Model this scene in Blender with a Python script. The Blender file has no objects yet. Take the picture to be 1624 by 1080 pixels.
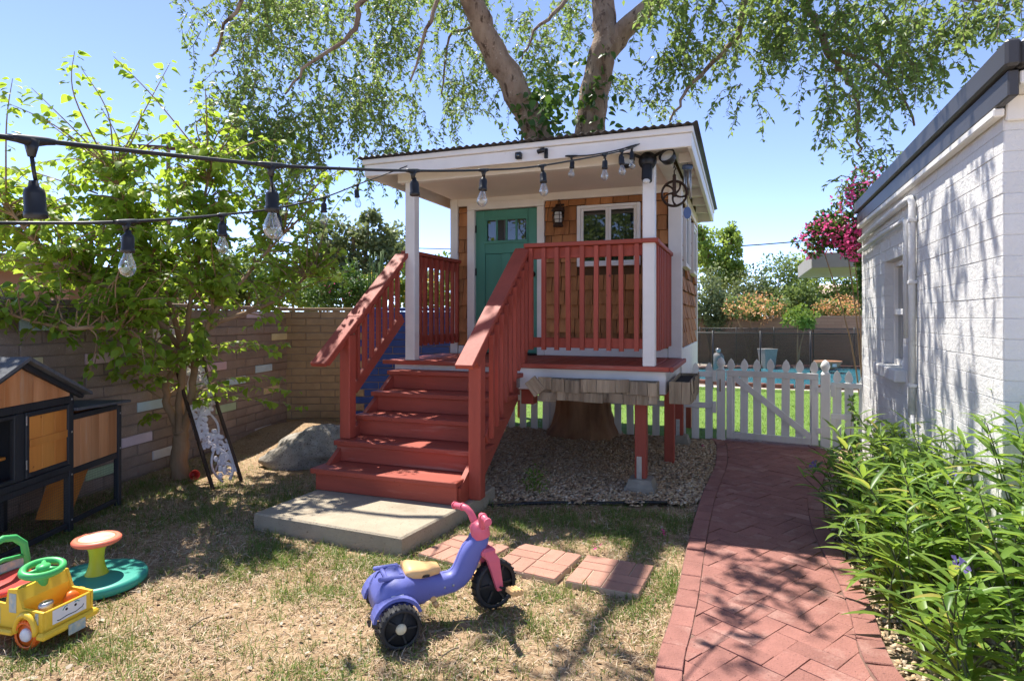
import bpy, math, random
import numpy as np
from mathutils import Matrix, Vector, Euler
R = math.radians
random.seed(7)
rng = np.random.default_rng(7)
scene = bpy.context.scene
C = scene.collection

# ------------------------------------------------------------------ camera, sky, sun, exposure
EYE = 1.5            # eye height in metres
FPX = 980.0          # focal length in photograph pixels (1624 wide)
cam_d = bpy.data.cameras.new('camera'); cam = bpy.data.objects.new('camera', cam_d); C.objects.link(cam)
cam.location = (0, 0, EYE); cam.rotation_euler = (R(90), 0, 0)
cam_d.sensor_width = 36; cam_d.lens = 36 * FPX / 1624; cam_d.shift_y = -35 / 1624
cam_d.clip_start = 0.05; cam_d.clip_end = 2000
scene.camera = cam
SUN = Vector((-0.30, 0.40, 1.0)).normalized()
world = bpy.data.worlds.new('World'); scene.world = world; world.use_nodes = True
wn = world.node_tree.nodes; wl = world.node_tree.links
sky = wn.new('ShaderNodeTexSky'); sky.sky_type = 'NISHITA'; sky.sun_disc = False
sky.sun_elevation = math.asin(SUN.z); sky.sun_rotation = math.atan2(SUN.x, SUN.y)
sky.altitude = 3000; sky.air_density = 0.42; sky.dust_density = 0.0; sky.ozone_density = 3.0
tint = wn.new('ShaderNodeMix'); tint.data_type = 'RGBA'; tint.blend_type = 'MULTIPLY'; tint.inputs[0].default_value = 1; tint.inputs[7].default_value = (1.0, .835, .76, 1)
wl.new(sky.outputs[0], tint.inputs[6]); wl.new(tint.outputs[2], wn['Background'].inputs[0]); wn['Background'].inputs[1].default_value = 0.15
sun_d = bpy.data.lights.new('sun', 'SUN'); sun = bpy.data.objects.new('sun', sun_d); C.objects.link(sun)
sun_d.energy = 2.0; sun_d.angle = R(0.53); sun_d.color = (1.0, 0.95, 0.87)
sun.rotation_euler = SUN.to_track_quat('Z', 'Y').to_euler()
vs = scene.view_settings
vs.view_transform = 'Standard'; vs.look = 'None'; vs.gamma = 1.0; vs.exposure = 2.28; vs.use_curve_mapping = False
scene.cycles.max_bounces = 10; scene.cycles.transparent_max_bounces = 12; scene.cycles.diffuse_bounces = 8
scene.cycles.use_denoising = True

# ------------------------------------------------------------------ survey helpers (photo reading -> metres)
def at(px, py, Y):
    return Vector(((px - 812) / FPX * Y, Y, EYE - (py - 505) / FPX * Y))
def gp(px, py, z=0.0):
    Y = FPX * (EYE - z) / (py - 505.0)
    return Vector(((px - 812) / FPX * Y, Y, z))

# ------------------------------------------------------------------ materials
MATS = {}
def new_mat(name):
    m = bpy.data.materials.new(name); m.use_nodes = True
    nt = m.node_tree
    return m, nt, nt.nodes, nt.links, nt.nodes['Principled BSDF']
def rgb(c): return (c[0], c[1], c[2], 1)
def mixc(nt, a, b, fac, mode='MIX'):
    n = nt.nodes.new('ShaderNodeMix'); n.data_type = 'RGBA'; n.blend_type = mode
    for sock, val in ((n.inputs[0], fac), (n.inputs[6], a), (n.inputs[7], b)):
        if hasattr(val, 'is_linked'): nt.links.new(val, sock)
        elif isinstance(val, (int, float)): sock.default_value = val
        else: sock.default_value = rgb(val)
    return n.outputs[2]
def ramp(nt, src, lo, hi):
    n = nt.nodes.new('ShaderNodeMapRange'); n.inputs[1].default_value = lo; n.inputs[2].default_value = hi
    nt.links.new(src, n.inputs[0]); return n.outputs[0]
def noise(nt, vec, scale, detail=4, rough=.55, stretch=(1, 1, 1), seed=0):
    mp = nt.nodes.new('ShaderNodeMapping'); mp.inputs['Scale'].default_value = stretch
    mp.inputs['Location'].default_value = (seed * 3.7, seed * 1.3, seed * 2.1)
    nt.links.new(vec, mp.inputs[0])
    n = nt.nodes.new('ShaderNodeTexNoise'); n.inputs['Scale'].default_value = scale
    n.inputs['Detail'].default_value = detail; n.inputs['Roughness'].default_value = rough
    nt.links.new(mp.outputs[0], n.inputs['Vector']); return n.outputs['Fac']
def coords(nt, world_space=False):
    if world_space:
        g = nt.nodes.new('ShaderNodeNewGeometry'); return g.outputs['Position']
    t = nt.nodes.new('ShaderNodeTexCoord'); oi = nt.nodes.new('ShaderNodeObjectInfo')
    a = nt.nodes.new('ShaderNodeVectorMath'); a.operation = 'MULTIPLY_ADD'
    s = nt.nodes.new('ShaderNodeCombineXYZ')
    for i in range(3): nt.links.new(oi.outputs['Random'], s.inputs[i])
    nt.links.new(s.outputs[0], a.inputs[0]); a.inputs[1].default_value = (37, 53, 71)
    nt.links.new(t.outputs['Object'], a.inputs[2]); return a.outputs[0]
def mat(name, col, rough=.6, var=.12, scale=6, bump=.0, bscale=40, col2=None, stretch=(1, 1, 1), orand=.08,
        metal=0, spec=.4, coat=0, speck=None, wear=None, world_space=False):
    m, nt, ns, ls, p = new_mat(name)
    v = coords(nt, world_space)
    f = noise(nt, v, scale, 5, .6, stretch)
    lo = tuple(c * (1 - var) for c in col) if col2 is None else col
    hi = tuple(min(1, c * (1 + var)) for c in col) if col2 is None else col2
    c = mixc(nt, lo, hi, ramp(nt, f, .3, .7))
    if wear:      # (colour, scale, threshold) worn or dirty patches with a shape of their own
        wf = ramp(nt, noise(nt, v, wear[1], 6, .7, stretch, 5), wear[2], wear[2] + .08)
        c = mixc(nt, c, wear[0], wf)
    if speck:
        sf = ramp(nt, noise(nt, v, speck[1], 2, .5, (1, 1, 1), 9), speck[2], speck[2] + .06)
        c = mixc(nt, c, speck[0], sf)
    if orand:
        oi = nt.nodes.new('ShaderNodeObjectInfo')
        hs = nt.nodes.new('ShaderNodeHueSaturation')
        mr = nt.nodes.new('ShaderNodeMapRange'); mr.inputs[3].default_value = 1 - orand; mr.inputs[4].default_value = 1 + orand
        ls.new(oi.outputs['Random'], mr.inputs[0]); ls.new(mr.outputs[0], hs.inputs['Value']); ls.new(c, hs.inputs['Color'])
        c = hs.outputs[0]
    ls.new(c, p.inputs['Base Color'])
    p.inputs['Roughness'].default_value = rough; p.inputs['Metallic'].default_value = metal
    p.inputs['Specular IOR Level'].default_value = spec; p.inputs['Coat Weight'].default_value = coat
    if bump:
        b = nt.nodes.new('ShaderNodeBump'); b.inputs['Strength'].default_value = bump; b.inputs['Distance'].default_value = .02
        ls.new(noise(nt, v, bscale, 6, .65, stretch, 3), b.inputs['Height']); ls.new(b.outputs[0], p.inputs['Normal'])
    MATS[name] = m; return m
def leaf_mat(name, a, b, trans, tcol=None, rough=.45, dead=None, spec=.35):
    m, nt, ns, ls, p = new_mat(name)
    g = ns.new('ShaderNodeNewGeometry'); oi = ns.new('ShaderNodeObjectInfo')
    ad = ns.new('ShaderNodeMath'); ad.operation = 'ADD'; fr = ns.new('ShaderNodeMath'); fr.operation = 'FRACT'
    ls.new(g.outputs['Random Per Island'], ad.inputs[0]); ls.new(oi.outputs['Random'], ad.inputs[1]); ls.new(ad.outputs[0], fr.inputs[0])
    c = mixc(nt, a, b, fr.outputs[0])
    if dead:
        gt = ns.new('ShaderNodeMath'); gt.operation = 'GREATER_THAN'; gt.inputs[1].default_value = dead[1]
        ls.new(fr.outputs[0], gt.inputs[0]); c = mixc(nt, c, dead[0], gt.outputs[0])
    ls.new(c, p.inputs['Base Color']); p.inputs['Roughness'].default_value = rough; p.inputs['Specular IOR Level'].default_value = spec
    if trans:
        t = ns.new('ShaderNodeBsdfTranslucent'); mx = ns.new('ShaderNodeMixShader'); mx.inputs[0].default_value = trans
        tc = mixc(nt, c, tcol or b, .6); ls.new(tc, t.inputs[0])
        ls.new(p.outputs[0], mx.inputs[1]); ls.new(t.outputs[0], mx.inputs[2])
        ls.new(mx.outputs[0], ns['Material Output'].inputs[0])
    MATS[name] = m; return m
def island_mat(name, cols, rough=.8, spec=.3):
    m, nt, ns, ls, p = new_mat(name)
    g = ns.new('ShaderNodeNewGeometry'); cr = ns.new('ShaderNodeValToRGB')
    el = cr.color_ramp.elements; el[0].color = rgb(cols[0]); el[1].color = rgb(cols[-1])
    for i, c in enumerate(cols[1:-1]): e = el.new((i + 1) / (len(cols) - 1)); e.color = rgb(c)
    ls.new(g.outputs['Random Per Island'], cr.inputs[0]); ls.new(cr.outputs[0], p.inputs['Base Color'])
    p.inputs['Roughness'].default_value = rough; p.inputs['Specular IOR Level'].default_value = spec
    MATS[name] = m; return m

GR = (1, 1, .12)       # grain along z
GX = (.12, 1, 1); GY = (1, .12, 1)
RED = (.36, .070, .042)
red_z = mat('red_paint_upright', RED, .62, .16, 9, .18, 30, stretch=GR, orand=.09, speck=((.11, .02, .015), 26, .72))
red_x = mat('red_paint_along_x', RED, .62, .16, 9, .22, 30, stretch=GX, orand=.09, speck=((.11, .02, .015), 24, .72), wear=((.42, .165, .125), 3.0, .58))
red_y = mat('red_paint_along_y', RED, .62, .16, 9, .22, 30, stretch=GY, orand=.09, wear=((.36, .13, .10), 3.0, .66))
white_p = mat('white_house_paint', (.78, .75, .70), .5, .05, 5, .06, 25, orand=.03, wear=((.62, .57, .49), 4, .72))
white_f = mat('white_fence_paint', (.74, .73, .70), .55, .07, 6, .1, 30, stretch=GR, orand=.06, wear=((.42, .38, .32), 5, .70))
ceil_p = mat('porch_ceiling_paint', (.76, .69, .63), .6, .04, 3, .04, 20, orand=0)
teal = mat('teal_door_paint', (.075, .26, .19), .42, .06, 5, .06, 30, stretch=GR, orand=.02)
shingle_m = mat('cedar_shingle', (.27, .105, .035), .75, .0, 7, .6, 34, col2=(.50, .22, .08), stretch=(1, 1, .10), orand=.27, wear=((.13, .05, .018), 5, .62))
shingle_end_shade = mat('cedar_row_shade', (.06, .024, .010), .9, .2, 20, .3, 60, orand=.2)  # butt ends coloured dark to paint the shadow line under each shingle row
black_iron = mat('black_iron', (.022, .020, .019), .55, .2, 20, .1, 60, metal=.3, orand=0)
bronze = mat('dark_bronze', (.050, .028, .018), .5, .3, 20, .2, 50, metal=.5, orand=0, wear=((.11, .05, .025), 14, .6))
black_pl = mat('black_plastic', (.014, .014, .015), .42, .1, 8, .03, 40, orand=0)
galv = mat('galvanised_steel', (.45, .45, .44), .4, .15, 25, .05, 40, metal=.8, orand=.05)
roof_m = mat('corrugated_roof', (.045, .043, .045), .5, .2, 5, .05, 30, orand=0)
weathered = mat('weathered_shingle', (.20, .145, .09), .9, .0, 14, .9, 60, col2=(.46, .36, .24), stretch=(1, 1, .08), orand=.28, wear=((.09, .062, .04), 11, .58))
soil = mat('soil', (.035, .022, .014), .95, .3, 20, .8, 60, orand=0)
conc = mat('concrete', (.36, .305, .225), .85, .14, 4, .35, 70, orand=.05, wear=((.30, .245, .175), 2.2, .54), speck=((.20, .16, .11), 60, .66))
pier = mat('pier_concrete', (.30, .27, .22), .9, .18, 9, .5, 50, orand=.05)
cmu = mat('grey_brown_block', (.33, .245, .19), .92, .14, 7, .7, 90, orand=.13, speck=((.46, .37, .30), 130, .62), wear=((.40, .27, .19), 2.6, .6))
cmu_tan = mat('tan_block', (.42, .29, .165), .92, .14, 7, .6, 80, orand=.10, wear=((.40, .28, .16), 5, .62))
blue_bl = mat('blue_painted_block', (.035, .080, .30), .7, .10, 6, .5, 70, orand=.07)
mortar = mat('mortar', (.30, .23, .18), .95, .12, 9, .5, 80, orand=0)
mortar_b = mat('blue_mortar', (.024, .052, .19), .9, .12, 9, .5, 80, orand=0)
pastel = {k: mat('pastel_' + k, c, .8, .08, 7, .6, 80, orand=.05, wear=(tuple(x * .6 for x in c), 7, .66)) for k, c in dict(
    lilac=(.70, .58, .63), sky=(.56, .70, .76), cream=(.78, .67, .38), pink=(.72, .50, .53), green=(.50, .62, .38), peach=(.76, .56, .33), white=(.70, .66, .62)).items()}
wwall = mat('white_block_paint', (.70, .69, .67), .7, .04, 5, .55, 34, orand=.035, speck=((.50, .48, .45), 40, .76))
wmort = mat('white_joint_paint', (.66, .65, .63), .75, .05, 5, .5, 50, orand=0)
facia_g = mat('grey_roof_metal', (.058, .055, .056), .45, .12, 3, .04, 20, orand=0, stretch=GX)
brick_m = mat('paver_brick', (.295, .130, .105), .9, .14, 8, .5, 80, orand=.085, speck=((.13, .06, .05), 90, .66), wear=((.37, .195, .16), 2.0, .54))
paver_m = mat('pale_paver_brick', (.42, .215, .155), .85, .12, 8, .4, 80, orand=.10, wear=((.50, .30, .23), 5, .6))
joint_m = mat('joint_sand', (.20, .115, .09), .95, .25, 12, .5, 60, orand=0)
hutch_w = mat('orange_stained_board', (.46, .14, .02), .6, .0, 6, .3, 26, col2=(.72, .30, .06), stretch=(1, 1, .07), orand=.14, speck=((.20, .05, .01), 15, .72))
hutch_old = mat('faded_orange_board', (.42, .155, .045), .75, .0, 7, .35, 26, col2=(.66, .33, .15), stretch=(1, 1, .07), orand=.14, wear=((.55, .36, .22), 7, .58))
hutch_f = mat('charcoal_frame', (.022, .025, .029), .6, .25, 7, .2, 30, stretch=GR, orand=.1, wear=((.10, .09, .08), 12, .70))
felt = mat('roof_felt', (.10, .105, .115), .85, .25, 30, .5, 110, orand=0)
wire = mat('wire_mesh', (.07, .068, .062), .5, .1, 9, 0, 9, metal=.6, orand=0)
bark = mat('pale_brown_bark', (.20, .125, .08), .9, .0, 6.5, 1.0, 34, col2=(.42, .31, .225), stretch=(1, 1, .4), orand=.05, wear=((.10, .06, .04), 11, .55), speck=((.48, .38, .29), 24, .66))
bark_d = mat('trunk_bark', (.19, .095, .05), .95, .0, 6, 1.0, 22, col2=(.40, .22, .12), stretch=(1, 1, .22), orand=0)
bark_m = mat('tan_bark', (.24, .145, .075), .85, .0, 7, .5, 30, col2=(.36, .24, .135), stretch=(1, 1, .3), orand=.05)
twig_m = mat('twig', (.17, .13, .085), .85, .2, 12, .0, 30, orand=0)
rock_m = mat('granite', (.24, .21, .175), .9, .0, 7, .9, 24, col2=(.44, .40, .335), orand=0, speck=((.10, .085, .07), 75, .60), wear=((.15, .125, .10), 6, .62))
t_blue = mat('periwinkle_plastic', (.135, .150, .42), .48, .08, 3, .05, 60, orand=0, spec=.4, wear=((.20, .21, .46), 5, .60), speck=((.09, .09, .22), 45, .73))
t_pink = mat('pink_plastic', (.72, .14, .20), .42, .06, 4, .02, 60, orand=0, wear=((.76, .28, .30), 4, .62))
t_tan = mat('peach_plastic', (.72, .44, .19), .5, .05, 4, .02, 60, orand=0)
t_yel = mat('yellow_plastic', (.80, .52, .045), .42, .05, 4, .02, 60, orand=0)
t_ora = mat('orange_plastic', (.78, .155, .018), .42, .06, 4, .02, 60, orand=0)
t_gre = mat('green_plastic', (.07, .44, .13), .4, .05, 4, .02, 60, orand=0)
t_red = mat('red_plastic', (.58, .05, .035), .4, .06, 4, .02, 60, orand=0)
t_teal = mat('teal_plastic', (.035, .31, .235), .45, .06, 3, .02, 60, orand=0, wear=((.075, .36, .28), 3, .6))
t_lime = mat('lime_plastic', (.50, .55, .035), .45, .05, 4, .02, 60, orand=0)
t_coral = mat('coral_plastic', (.74, .19, .11), .45, .05, 4, .02, 60, orand=0)
t_decal = mat('seat_print', (.75, .50, .22), .5, .0, 16, 0, 40, col2=(.80, .72, .45), orand=0)
sticker = mat('printed_sticker', (.62, .56, .40), .5, .0, 38, 0, 40, col2=(.22, .36, .44), orand=0)
white_st = mat('white_sticker', (.74, .74, .76), .45, .04, 6, 0, 40, orand=0)
ink = mat('black_ink', (.01, .01, .012), .5, 0, 4, 0, 40, orand=0)
silver = mat('silver_plastic', (.50, .50, .47), .3, .1, 9, 0, 40, metal=.5, orand=0)
tyre_m = mat('tyre_plastic', (.020, .020, .021), .6, .2, 10, .1, 50, orand=0, wear=((.07, .06, .05), 12, .66))
clay = mat('terracotta_clay', (.45, .23, .13), .85, .1, 6, .2, 40, orand=0)
bin_g = mat('grey_bin_plastic', (.27, .255, .24), .6, .1, 5, .05, 30, orand=0)
far_wall = None
mesh_net = None
def glass_mat(name, col, rough=.02):
    m, nt, ns, ls, p = new_mat(name)
    p.inputs['Base Color'].default_value = rgb(col); p.inputs['Roughness'].default_value = rough
    p.inputs['Specular IOR Level'].default_value = .9; p.inputs['Coat Weight'].default_value = .8; p.inputs['Coat Roughness'].default_value = .01
    MATS[name] = m; return m
pane_m = glass_mat('window_glass', (.012, .017, .016))
def clear_glass():
    m, nt, ns, ls, p = new_mat('bulb_glass')
    tr = ns.new('ShaderNodeBsdfTransparent'); gl = ns.new('ShaderNodeBsdfGlossy'); gl.inputs['Roughness'].default_value = .03
    tr.inputs[0].default_value = (.93, .95, .93, 1)
    lw = ns.new('ShaderNodeLayerWeight'); lw.inputs[0].default_value = .35; mx = ns.new('ShaderNodeMixShader')
    mr = ramp(nt, lw.outputs['Facing'], -.12, 1.15)
    ls.new(mr, mx.inputs[0]); ls.new(tr.outputs[0], mx.inputs[1]); ls.new(gl.outputs[0], mx.inputs[2])
    ls.new(mx.outputs[0], ns['Material Output'].inputs[0]); return m
bulb_m = clear_glass()

lf_main = leaf_mat('weeping_leaf', (.060, .120, .038), (.21, .31, .09), .52, (.40, .52, .11))
lf_mul = leaf_mat('broad_leaf', (.095, .20, .024), (.30, .43, .055), .56, (.56, .70, .07), rough=.42)
lf_rue = leaf_mat('lance_leaf', (.075, .165, .030), (.23, .36, .065), .46, (.42, .58, .07), rough=.38, dead=((.42, .38, .10), .955))
lf_bg = leaf_mat('distant_leaf', (.070, .115, .035), (.19, .26, .08), .42, (.32, .42, .09))
lf_lime = leaf_mat('lime_leaf', (.085, .155, .025), (.20, .30, .05), .35, (.34, .46, .06))
lf_fresh = leaf_mat('fresh_leaf', (.13, .22, .04), (.30, .40, .085), .52, (.48, .60, .10))
lf_olive = leaf_mat('olive_leaf', (.10, .13, .06), (.23, .275, .12), .40, (.32, .38, .13))
lf_vine = leaf_mat('vine_leaf', (.030, .085, .018), (.09, .17, .03), .3, (.18, .30, .04))
fl_mag = leaf_mat('magenta_bract', (.72, .04, .26), (.88, .16, .42), .42, (.92, .16, .42))
fl_ora = leaf_mat('apricot_bract', (.72, .28, .10), (.80, .50, .24), .35, (.85, .50, .2))
fl_yel = leaf_mat('yellow_bract', (.62, .42, .05), (.75, .60, .12), .35, (.85, .62, .1))
fl_pur = leaf_mat('violet_petal', (.20, .15, .55), (.32, .25, .68), .3, (.40, .3, .8))
straw_m = island_mat('dry_grass', [(.26, .165, .095), (.48, .335, .20), (.60, .46, .31), (.40, .27, .155), (.68, .56, .41)], .85)
grass_m = leaf_mat('grass_blade', (.075, .145, .022), (.20, .29, .06), .3, (.32, .44, .07), dead=((.33, .25, .11), .88))
lawn_m = leaf_mat('lawn_blade', (.075, .165, .015), (.17, .29, .035), .3, (.28, .42, .05))
pebble_m = island_mat('pebble', [(.30, .20, .12), (.56, .41, .25), (.42, .28, .16), (.62, .49, .34), (.48, .31, .18), (.68, .57, .42), (.24, .17, .11)], .8)
litter_m = island_mat('leaf_litter', [(.16, .095, .05), (.30, .20, .11), (.46, .40, .31), (.10, .06, .035)], .8)

# ------------------------------------------------------------------ mesh helpers
def fast_mesh(name, V, F, smooth=False):
    V = np.ascontiguousarray(V, dtype=np.float32); F = np.ascontiguousarray(F, dtype=np.int32)
    me = bpy.data.meshes.new(name); k = F.shape[1]
    me.vertices.add(len(V)); me.vertices.foreach_set('co', V.ravel())
    me.loops.add(F.size); me.loops.foreach_set('vertex_index', F.ravel())
    me.polygons.add(len(F)); me.polygons.foreach_set('loop_start', np.arange(0, F.size, k, dtype=np.int32))
    me.polygons.foreach_set('loop_total', np.full(len(F), k, dtype=np.int32))
    if smooth: me.polygons.foreach_set('use_smooth', np.ones(len(F), dtype=bool))
    me.update(calc_edges=True); return me
class B:
    """collects shapes into one mesh"""
    def __init__(s): s.v = []; s.f = []; s.m = Matrix.Identity(4); s.sm = []
    def add(s, vs, fs, smooth=False):
        o = len(s.v); s.v += [tuple(s.m @ Vector(p)) for p in vs]
        s.f += [tuple(i + o for i in f) for f in fs]; s.sm += [smooth] * len(fs); return s
    def box(s, x0, x1, y0, y1, z0, z1, c=.004):
        x0, x1 = min(x0, x1), max(x0, x1); y0, y1 = min(y0, y1), max(y0, y1); z0, z1 = min(z0, z1), max(z0, z1)
        c = min(c, (x1 - x0) * .3, (y1 - y0) * .3, (z1 - z0) * .3)
        lo = (x0, y0, z0); hi = (x1, y1, z1); V = []; I = {}
        for sx in (0, 1):
            for sy in (0, 1):
                for sz in (0, 1):
                    sg = (sx, sy, sz)
                    for a in range(3):
                        p = []
                        for k in range(3):
                            e = hi[k] if sg[k] else lo[k]
                            if k != a: e += -c if sg[k] else c
                            p.append(e)
                        I[(sx, sy, sz, a)] = len(V); V.append(tuple(p))
        Fc = []
        for a in range(3):
            b, d = [(1, 2), (0, 2), (0, 1)][a]
            for sgn in (0, 1):
                q = []
                for e, g in ((0, 0), (1, 0), (1, 1), (0, 1)):
                    k = [0, 0, 0]; k[a] = sgn; k[b] = e; k[d] = g; q.append(I[(*k, a)])
                Fc.append(q)
        for a in range(3):          # edges along axis a
            b, d = [(1, 2), (0, 2), (0, 1)][a]
            for e in (0, 1):
                for g in (0, 1):
                    k0 = [0, 0, 0]; k0[b] = e; k0[d] = g; k1 = list(k0); k1[a] = 1
                    Fc.append([I[(*k0, b)], I[(*k1, b)], I[(*k1, d)], I[(*k0, d)]])
        for sx in (0, 1):
            for sy in (0, 1):
                for sz in (0, 1): Fc.append([I[(sx, sy, sz, a)] for a in range(3)])
        ctr = Vector(((x0 + x1) / 2, (y0 + y1) / 2, (z0 + z1) / 2)); out = []
        for f in Fc:
            p = [Vector(V[i]) for i in f]; n = (p[1] - p[0]).cross(p[2] - p[0])
            mid = sum(p, Vector()) / len(p)
            out.append(f if n.dot(mid - ctr) >= 0 else f[::-1])
        return s.add(V, out)
    def prism(s, poly, h0, h1, axis='z'):
        """extrude a polygon; axis z: (x,y); axis y: (x,z); axis x: (y,z)"""
        n = len(poly)
        ar = sum(poly[i][0] * poly[(i + 1) % n][1] - poly[(i + 1) % n][0] * poly[i][1] for i in range(n))
        if (ar < 0) != (axis == 'y'): poly = poly[::-1]
        def P(p, h): return (p[0], p[1], h) if axis == 'z' else ((p[0], h, p[1]) if axis == 'y' else (h, p[0], p[1]))
        V = [P(p, h0) for p in poly] + [P(p, h1) for p in poly]
        Fc = [tuple(range(n))[::-1], tuple(range(n, 2 * n))] + [(i, (i + 1) % n, n + (i + 1) % n, n + i) for i in range(n)]
        return s.add(V, Fc)
    def tube(s, path, rad, n=8, caps=True, smooth=True):
        path = [Vector(p) for p in path]; N = len(path)
        if isinstance(rad, (int, float)): rad = [rad] * N
        V = []; ref = None
        for i, p in enumerate(path):
            t = (path[min(i + 1, N - 1)] - path[max(i - 1, 0)]).normalized()
            if ref is None: ref = Vector((0, 0, 1)) if abs(t.z) < .9 else Vector((1, 0, 0))
            a = (ref - t * ref.dot(t)).normalized(); b = t.cross(a); ref = a
            for k in range(n):
                w = 2 * math.pi * k / n; V.append(p + (a * math.cos(w) + b * math.sin(w)) * rad[i])
        Fc = [(i * n + k, i * n + (k + 1) % n, (i + 1) * n + (k + 1) % n, (i + 1) * n + k) for i in range(N - 1) for k in range(n)]
        s.add(V, Fc, smooth)
        if caps: s.add([], []); o = len(s.v) - len(V); s.f += [tuple(o + k for k in range(n))[::-1], tuple(o + (N - 1) * n + k for k in range(n))]; s.sm += [False, False]
        return s
    def lathe(s, prof, n=20, smooth=True, a0=0, a1=2 * math.pi):
        """profile of (radius, z) round z"""
        full = abs(a1 - a0 - 2 * math.pi) < 1e-6; m = n if full else n + 1
        V = [(r * math.cos(a0 + (a1 - a0) * k / n), r * math.sin(a0 + (a1 - a0) * k / n), z) for r, z in prof for k in range(m)]
        Fc = [(i * m + k, i * m + (k + 1) % m, (i + 1) * m + (k + 1) % m, (i + 1) * m + k) for i in range(len(prof) - 1) for k in range(n)]
        return s.add(V, Fc, smooth)
    def loft(s, secs, n=16, e=2.6, smooth=True):
        """sections (x, z, halfwidth_y, half_height, tilt) swept along x-z; superellipse outline"""
        V = []
        for (x, z, hw, hh, t) in secs:
            for k in range(n):
                w = 2 * math.pi * k / n; cy = math.cos(w); cz = math.sin(w)
                y = hw * math.copysign(abs(cy) ** (2 / e), cy); q = hh * math.copysign(abs(cz) ** (2 / e), cz)
                V.append((x - q * math.sin(t), y, z + q * math.cos(t)))
        N = len(secs)
        Fc = [(i * n + k, i * n + (k + 1) % n, (i + 1) * n + (k + 1) % n, (i + 1) * n + k) for i in range(N - 1) for k in range(n)]
        s.add(V, Fc, smooth); o = len(s.v) - len(V)
        s.f += [tuple(o + k for k in range(n))[::-1], tuple(o + (N - 1) * n + k for k in range(n))]; s.sm += [smooth, smooth]
        return s
    def ball(s, c, r, n=10, m=6):
        V = []; Fc = []
        r = (r, r, r) if isinstance(r, (int, float)) else r
        for i in range(m + 1):
            ph = math.pi * i / m
            for k in range(n):
                w = 2 * math.pi * k / n
                V.append((c[0] + r[0] * math.sin(ph) * math.cos(w), c[1] + r[1] * math.sin(ph) * math.sin(w), c[2] + r[2] * math.cos(ph)))
        Fc = [(i * n + k, (i + 1) * n + k, (i + 1) * n + (k + 1) % n, i * n + (k + 1) % n) for i in range(m) for k in range(n)]
        return s.add(V, Fc, True)
    def mesh(s, name):
        me = bpy.data.meshes.new(name); me.from_pydata(s.v, [], s.f)
        me.polygons.foreach_set('use_smooth', s.sm); me.update(); return me
def obj(name, b, m, parent=None, loc=None, rot=None, kind=None, label=None, cat=None, group=None):
    me = b.mesh(name) if isinstance(b, B) else b
    if m and not me.materials: me.materials.append(m)
    o = bpy.data.objects.new(name, me); C.objects.link(o)
    if parent: o.parent = parent
    if loc is not None: o.location = loc
    if rot is not None: o.rotation_euler = rot
    return tag(o, label, cat, group, kind)
def tag(o, label=None, cat=None, group=None, kind=None):
    if label: o['label'] = label
    if cat: o['category'] = cat
    if group: o['group'] = group
    if kind: o['kind'] = kind
    return o
def empty(name, loc=(0, 0, 0), rz=0, parent=None, label=None, cat=None, group=None):
    o = bpy.data.objects.new(name, None); C.objects.link(o); o.empty_display_size = .1
    o.location = loc; o.rotation_euler = (0, 0, rz)
    if parent: o.parent = parent
    return tag(o, label, cat, group)
def bx(name, m, parent, x0, x1, y0, y1, z0, z1, c=.004, **k):
    return obj(name, B().box(x0, x1, y0, y1, z0, z1, c), m, parent, **k)

# leaves: unit shapes along +y, facing +z
def leaf_shape(ws, fold=.12, droop=.2):
    """ws: [(t, halfwidth)] inner stations; returns verts, tris"""
    V = [(0, 0, 0)]; T = []
    for t, w in ws:
        z = -droop * t * t
        V += [(-w, t, z + fold * w), (0, t, z), (w, t, z + fold * w)]
    V.append((0, 1, -droop)); n = len(ws); last = len(V) - 1
    T += [(0, 2, 1), (0, 3, 2)]
    for i in range(n - 1):
        a = 1 + 3 * i; b = a + 3
        T += [(a, a + 1, b), (a + 1, b + 1, b), (a + 1, a + 2, b + 1), (a + 2, b + 2, b + 1)]
    a = 1 + 3 * (n - 1); T += [(a, a + 1, last), (a + 1, a + 2, last)]
    return np.array(V, dtype=np.float32), np.array(T, dtype=np.int32)
L_SMALL = (np.array([(0, 0, 0), (-.22, .45, .03), (.22, .45, .03), (0, 1, -.12)], np.float32), np.array([(0, 2, 1), (1, 2, 3)], np.int32))
L_BROAD = leaf_shape([(.16, .27), (.38, .37), (.66, .25), (.86, .09)], .30, .22)
L_LANCE = leaf_shape([(.12, .045), (.35, .075), (.65, .058), (.86, .024)], .5, .30)
L_OVAL = (np.array([(0, 0, 0), (-.3, .3, .05), (.3, .3, .05), (-.24, .72, 0), (.24, .72, 0), (0, 1, -.1)], np.float32), np.array([(0, 2, 1), (1, 2, 4), (1, 4, 3), (3, 4, 5)], np.int32))
def unit(a): return a / np.maximum(np.linalg.norm(a, axis=-1, keepdims=True), 1e-9)
def frames(d, nrm):
    d = unit(d); z = unit(nrm - d * np.sum(d * nrm, 1, keepdims=True)); x = np.cross(d, z)
    return np.stack([x, d, z], 2)
def leaf_join(name, shape, pos, d, nrm, size, smooth=False):
    V0, F0 = shape; Rm = frames(d, nrm) * np.asarray(size).reshape(-1, 1, 1)
    V = np.einsum('nij,vj->nvi', Rm, V0) + pos[:, None, :]
    F = F0[None] + (np.arange(len(pos)) * len(V0))[:, None, None]
    return fast_mesh(name, V.reshape(-1, 3), F.reshape(-1, 3), smooth)
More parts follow.
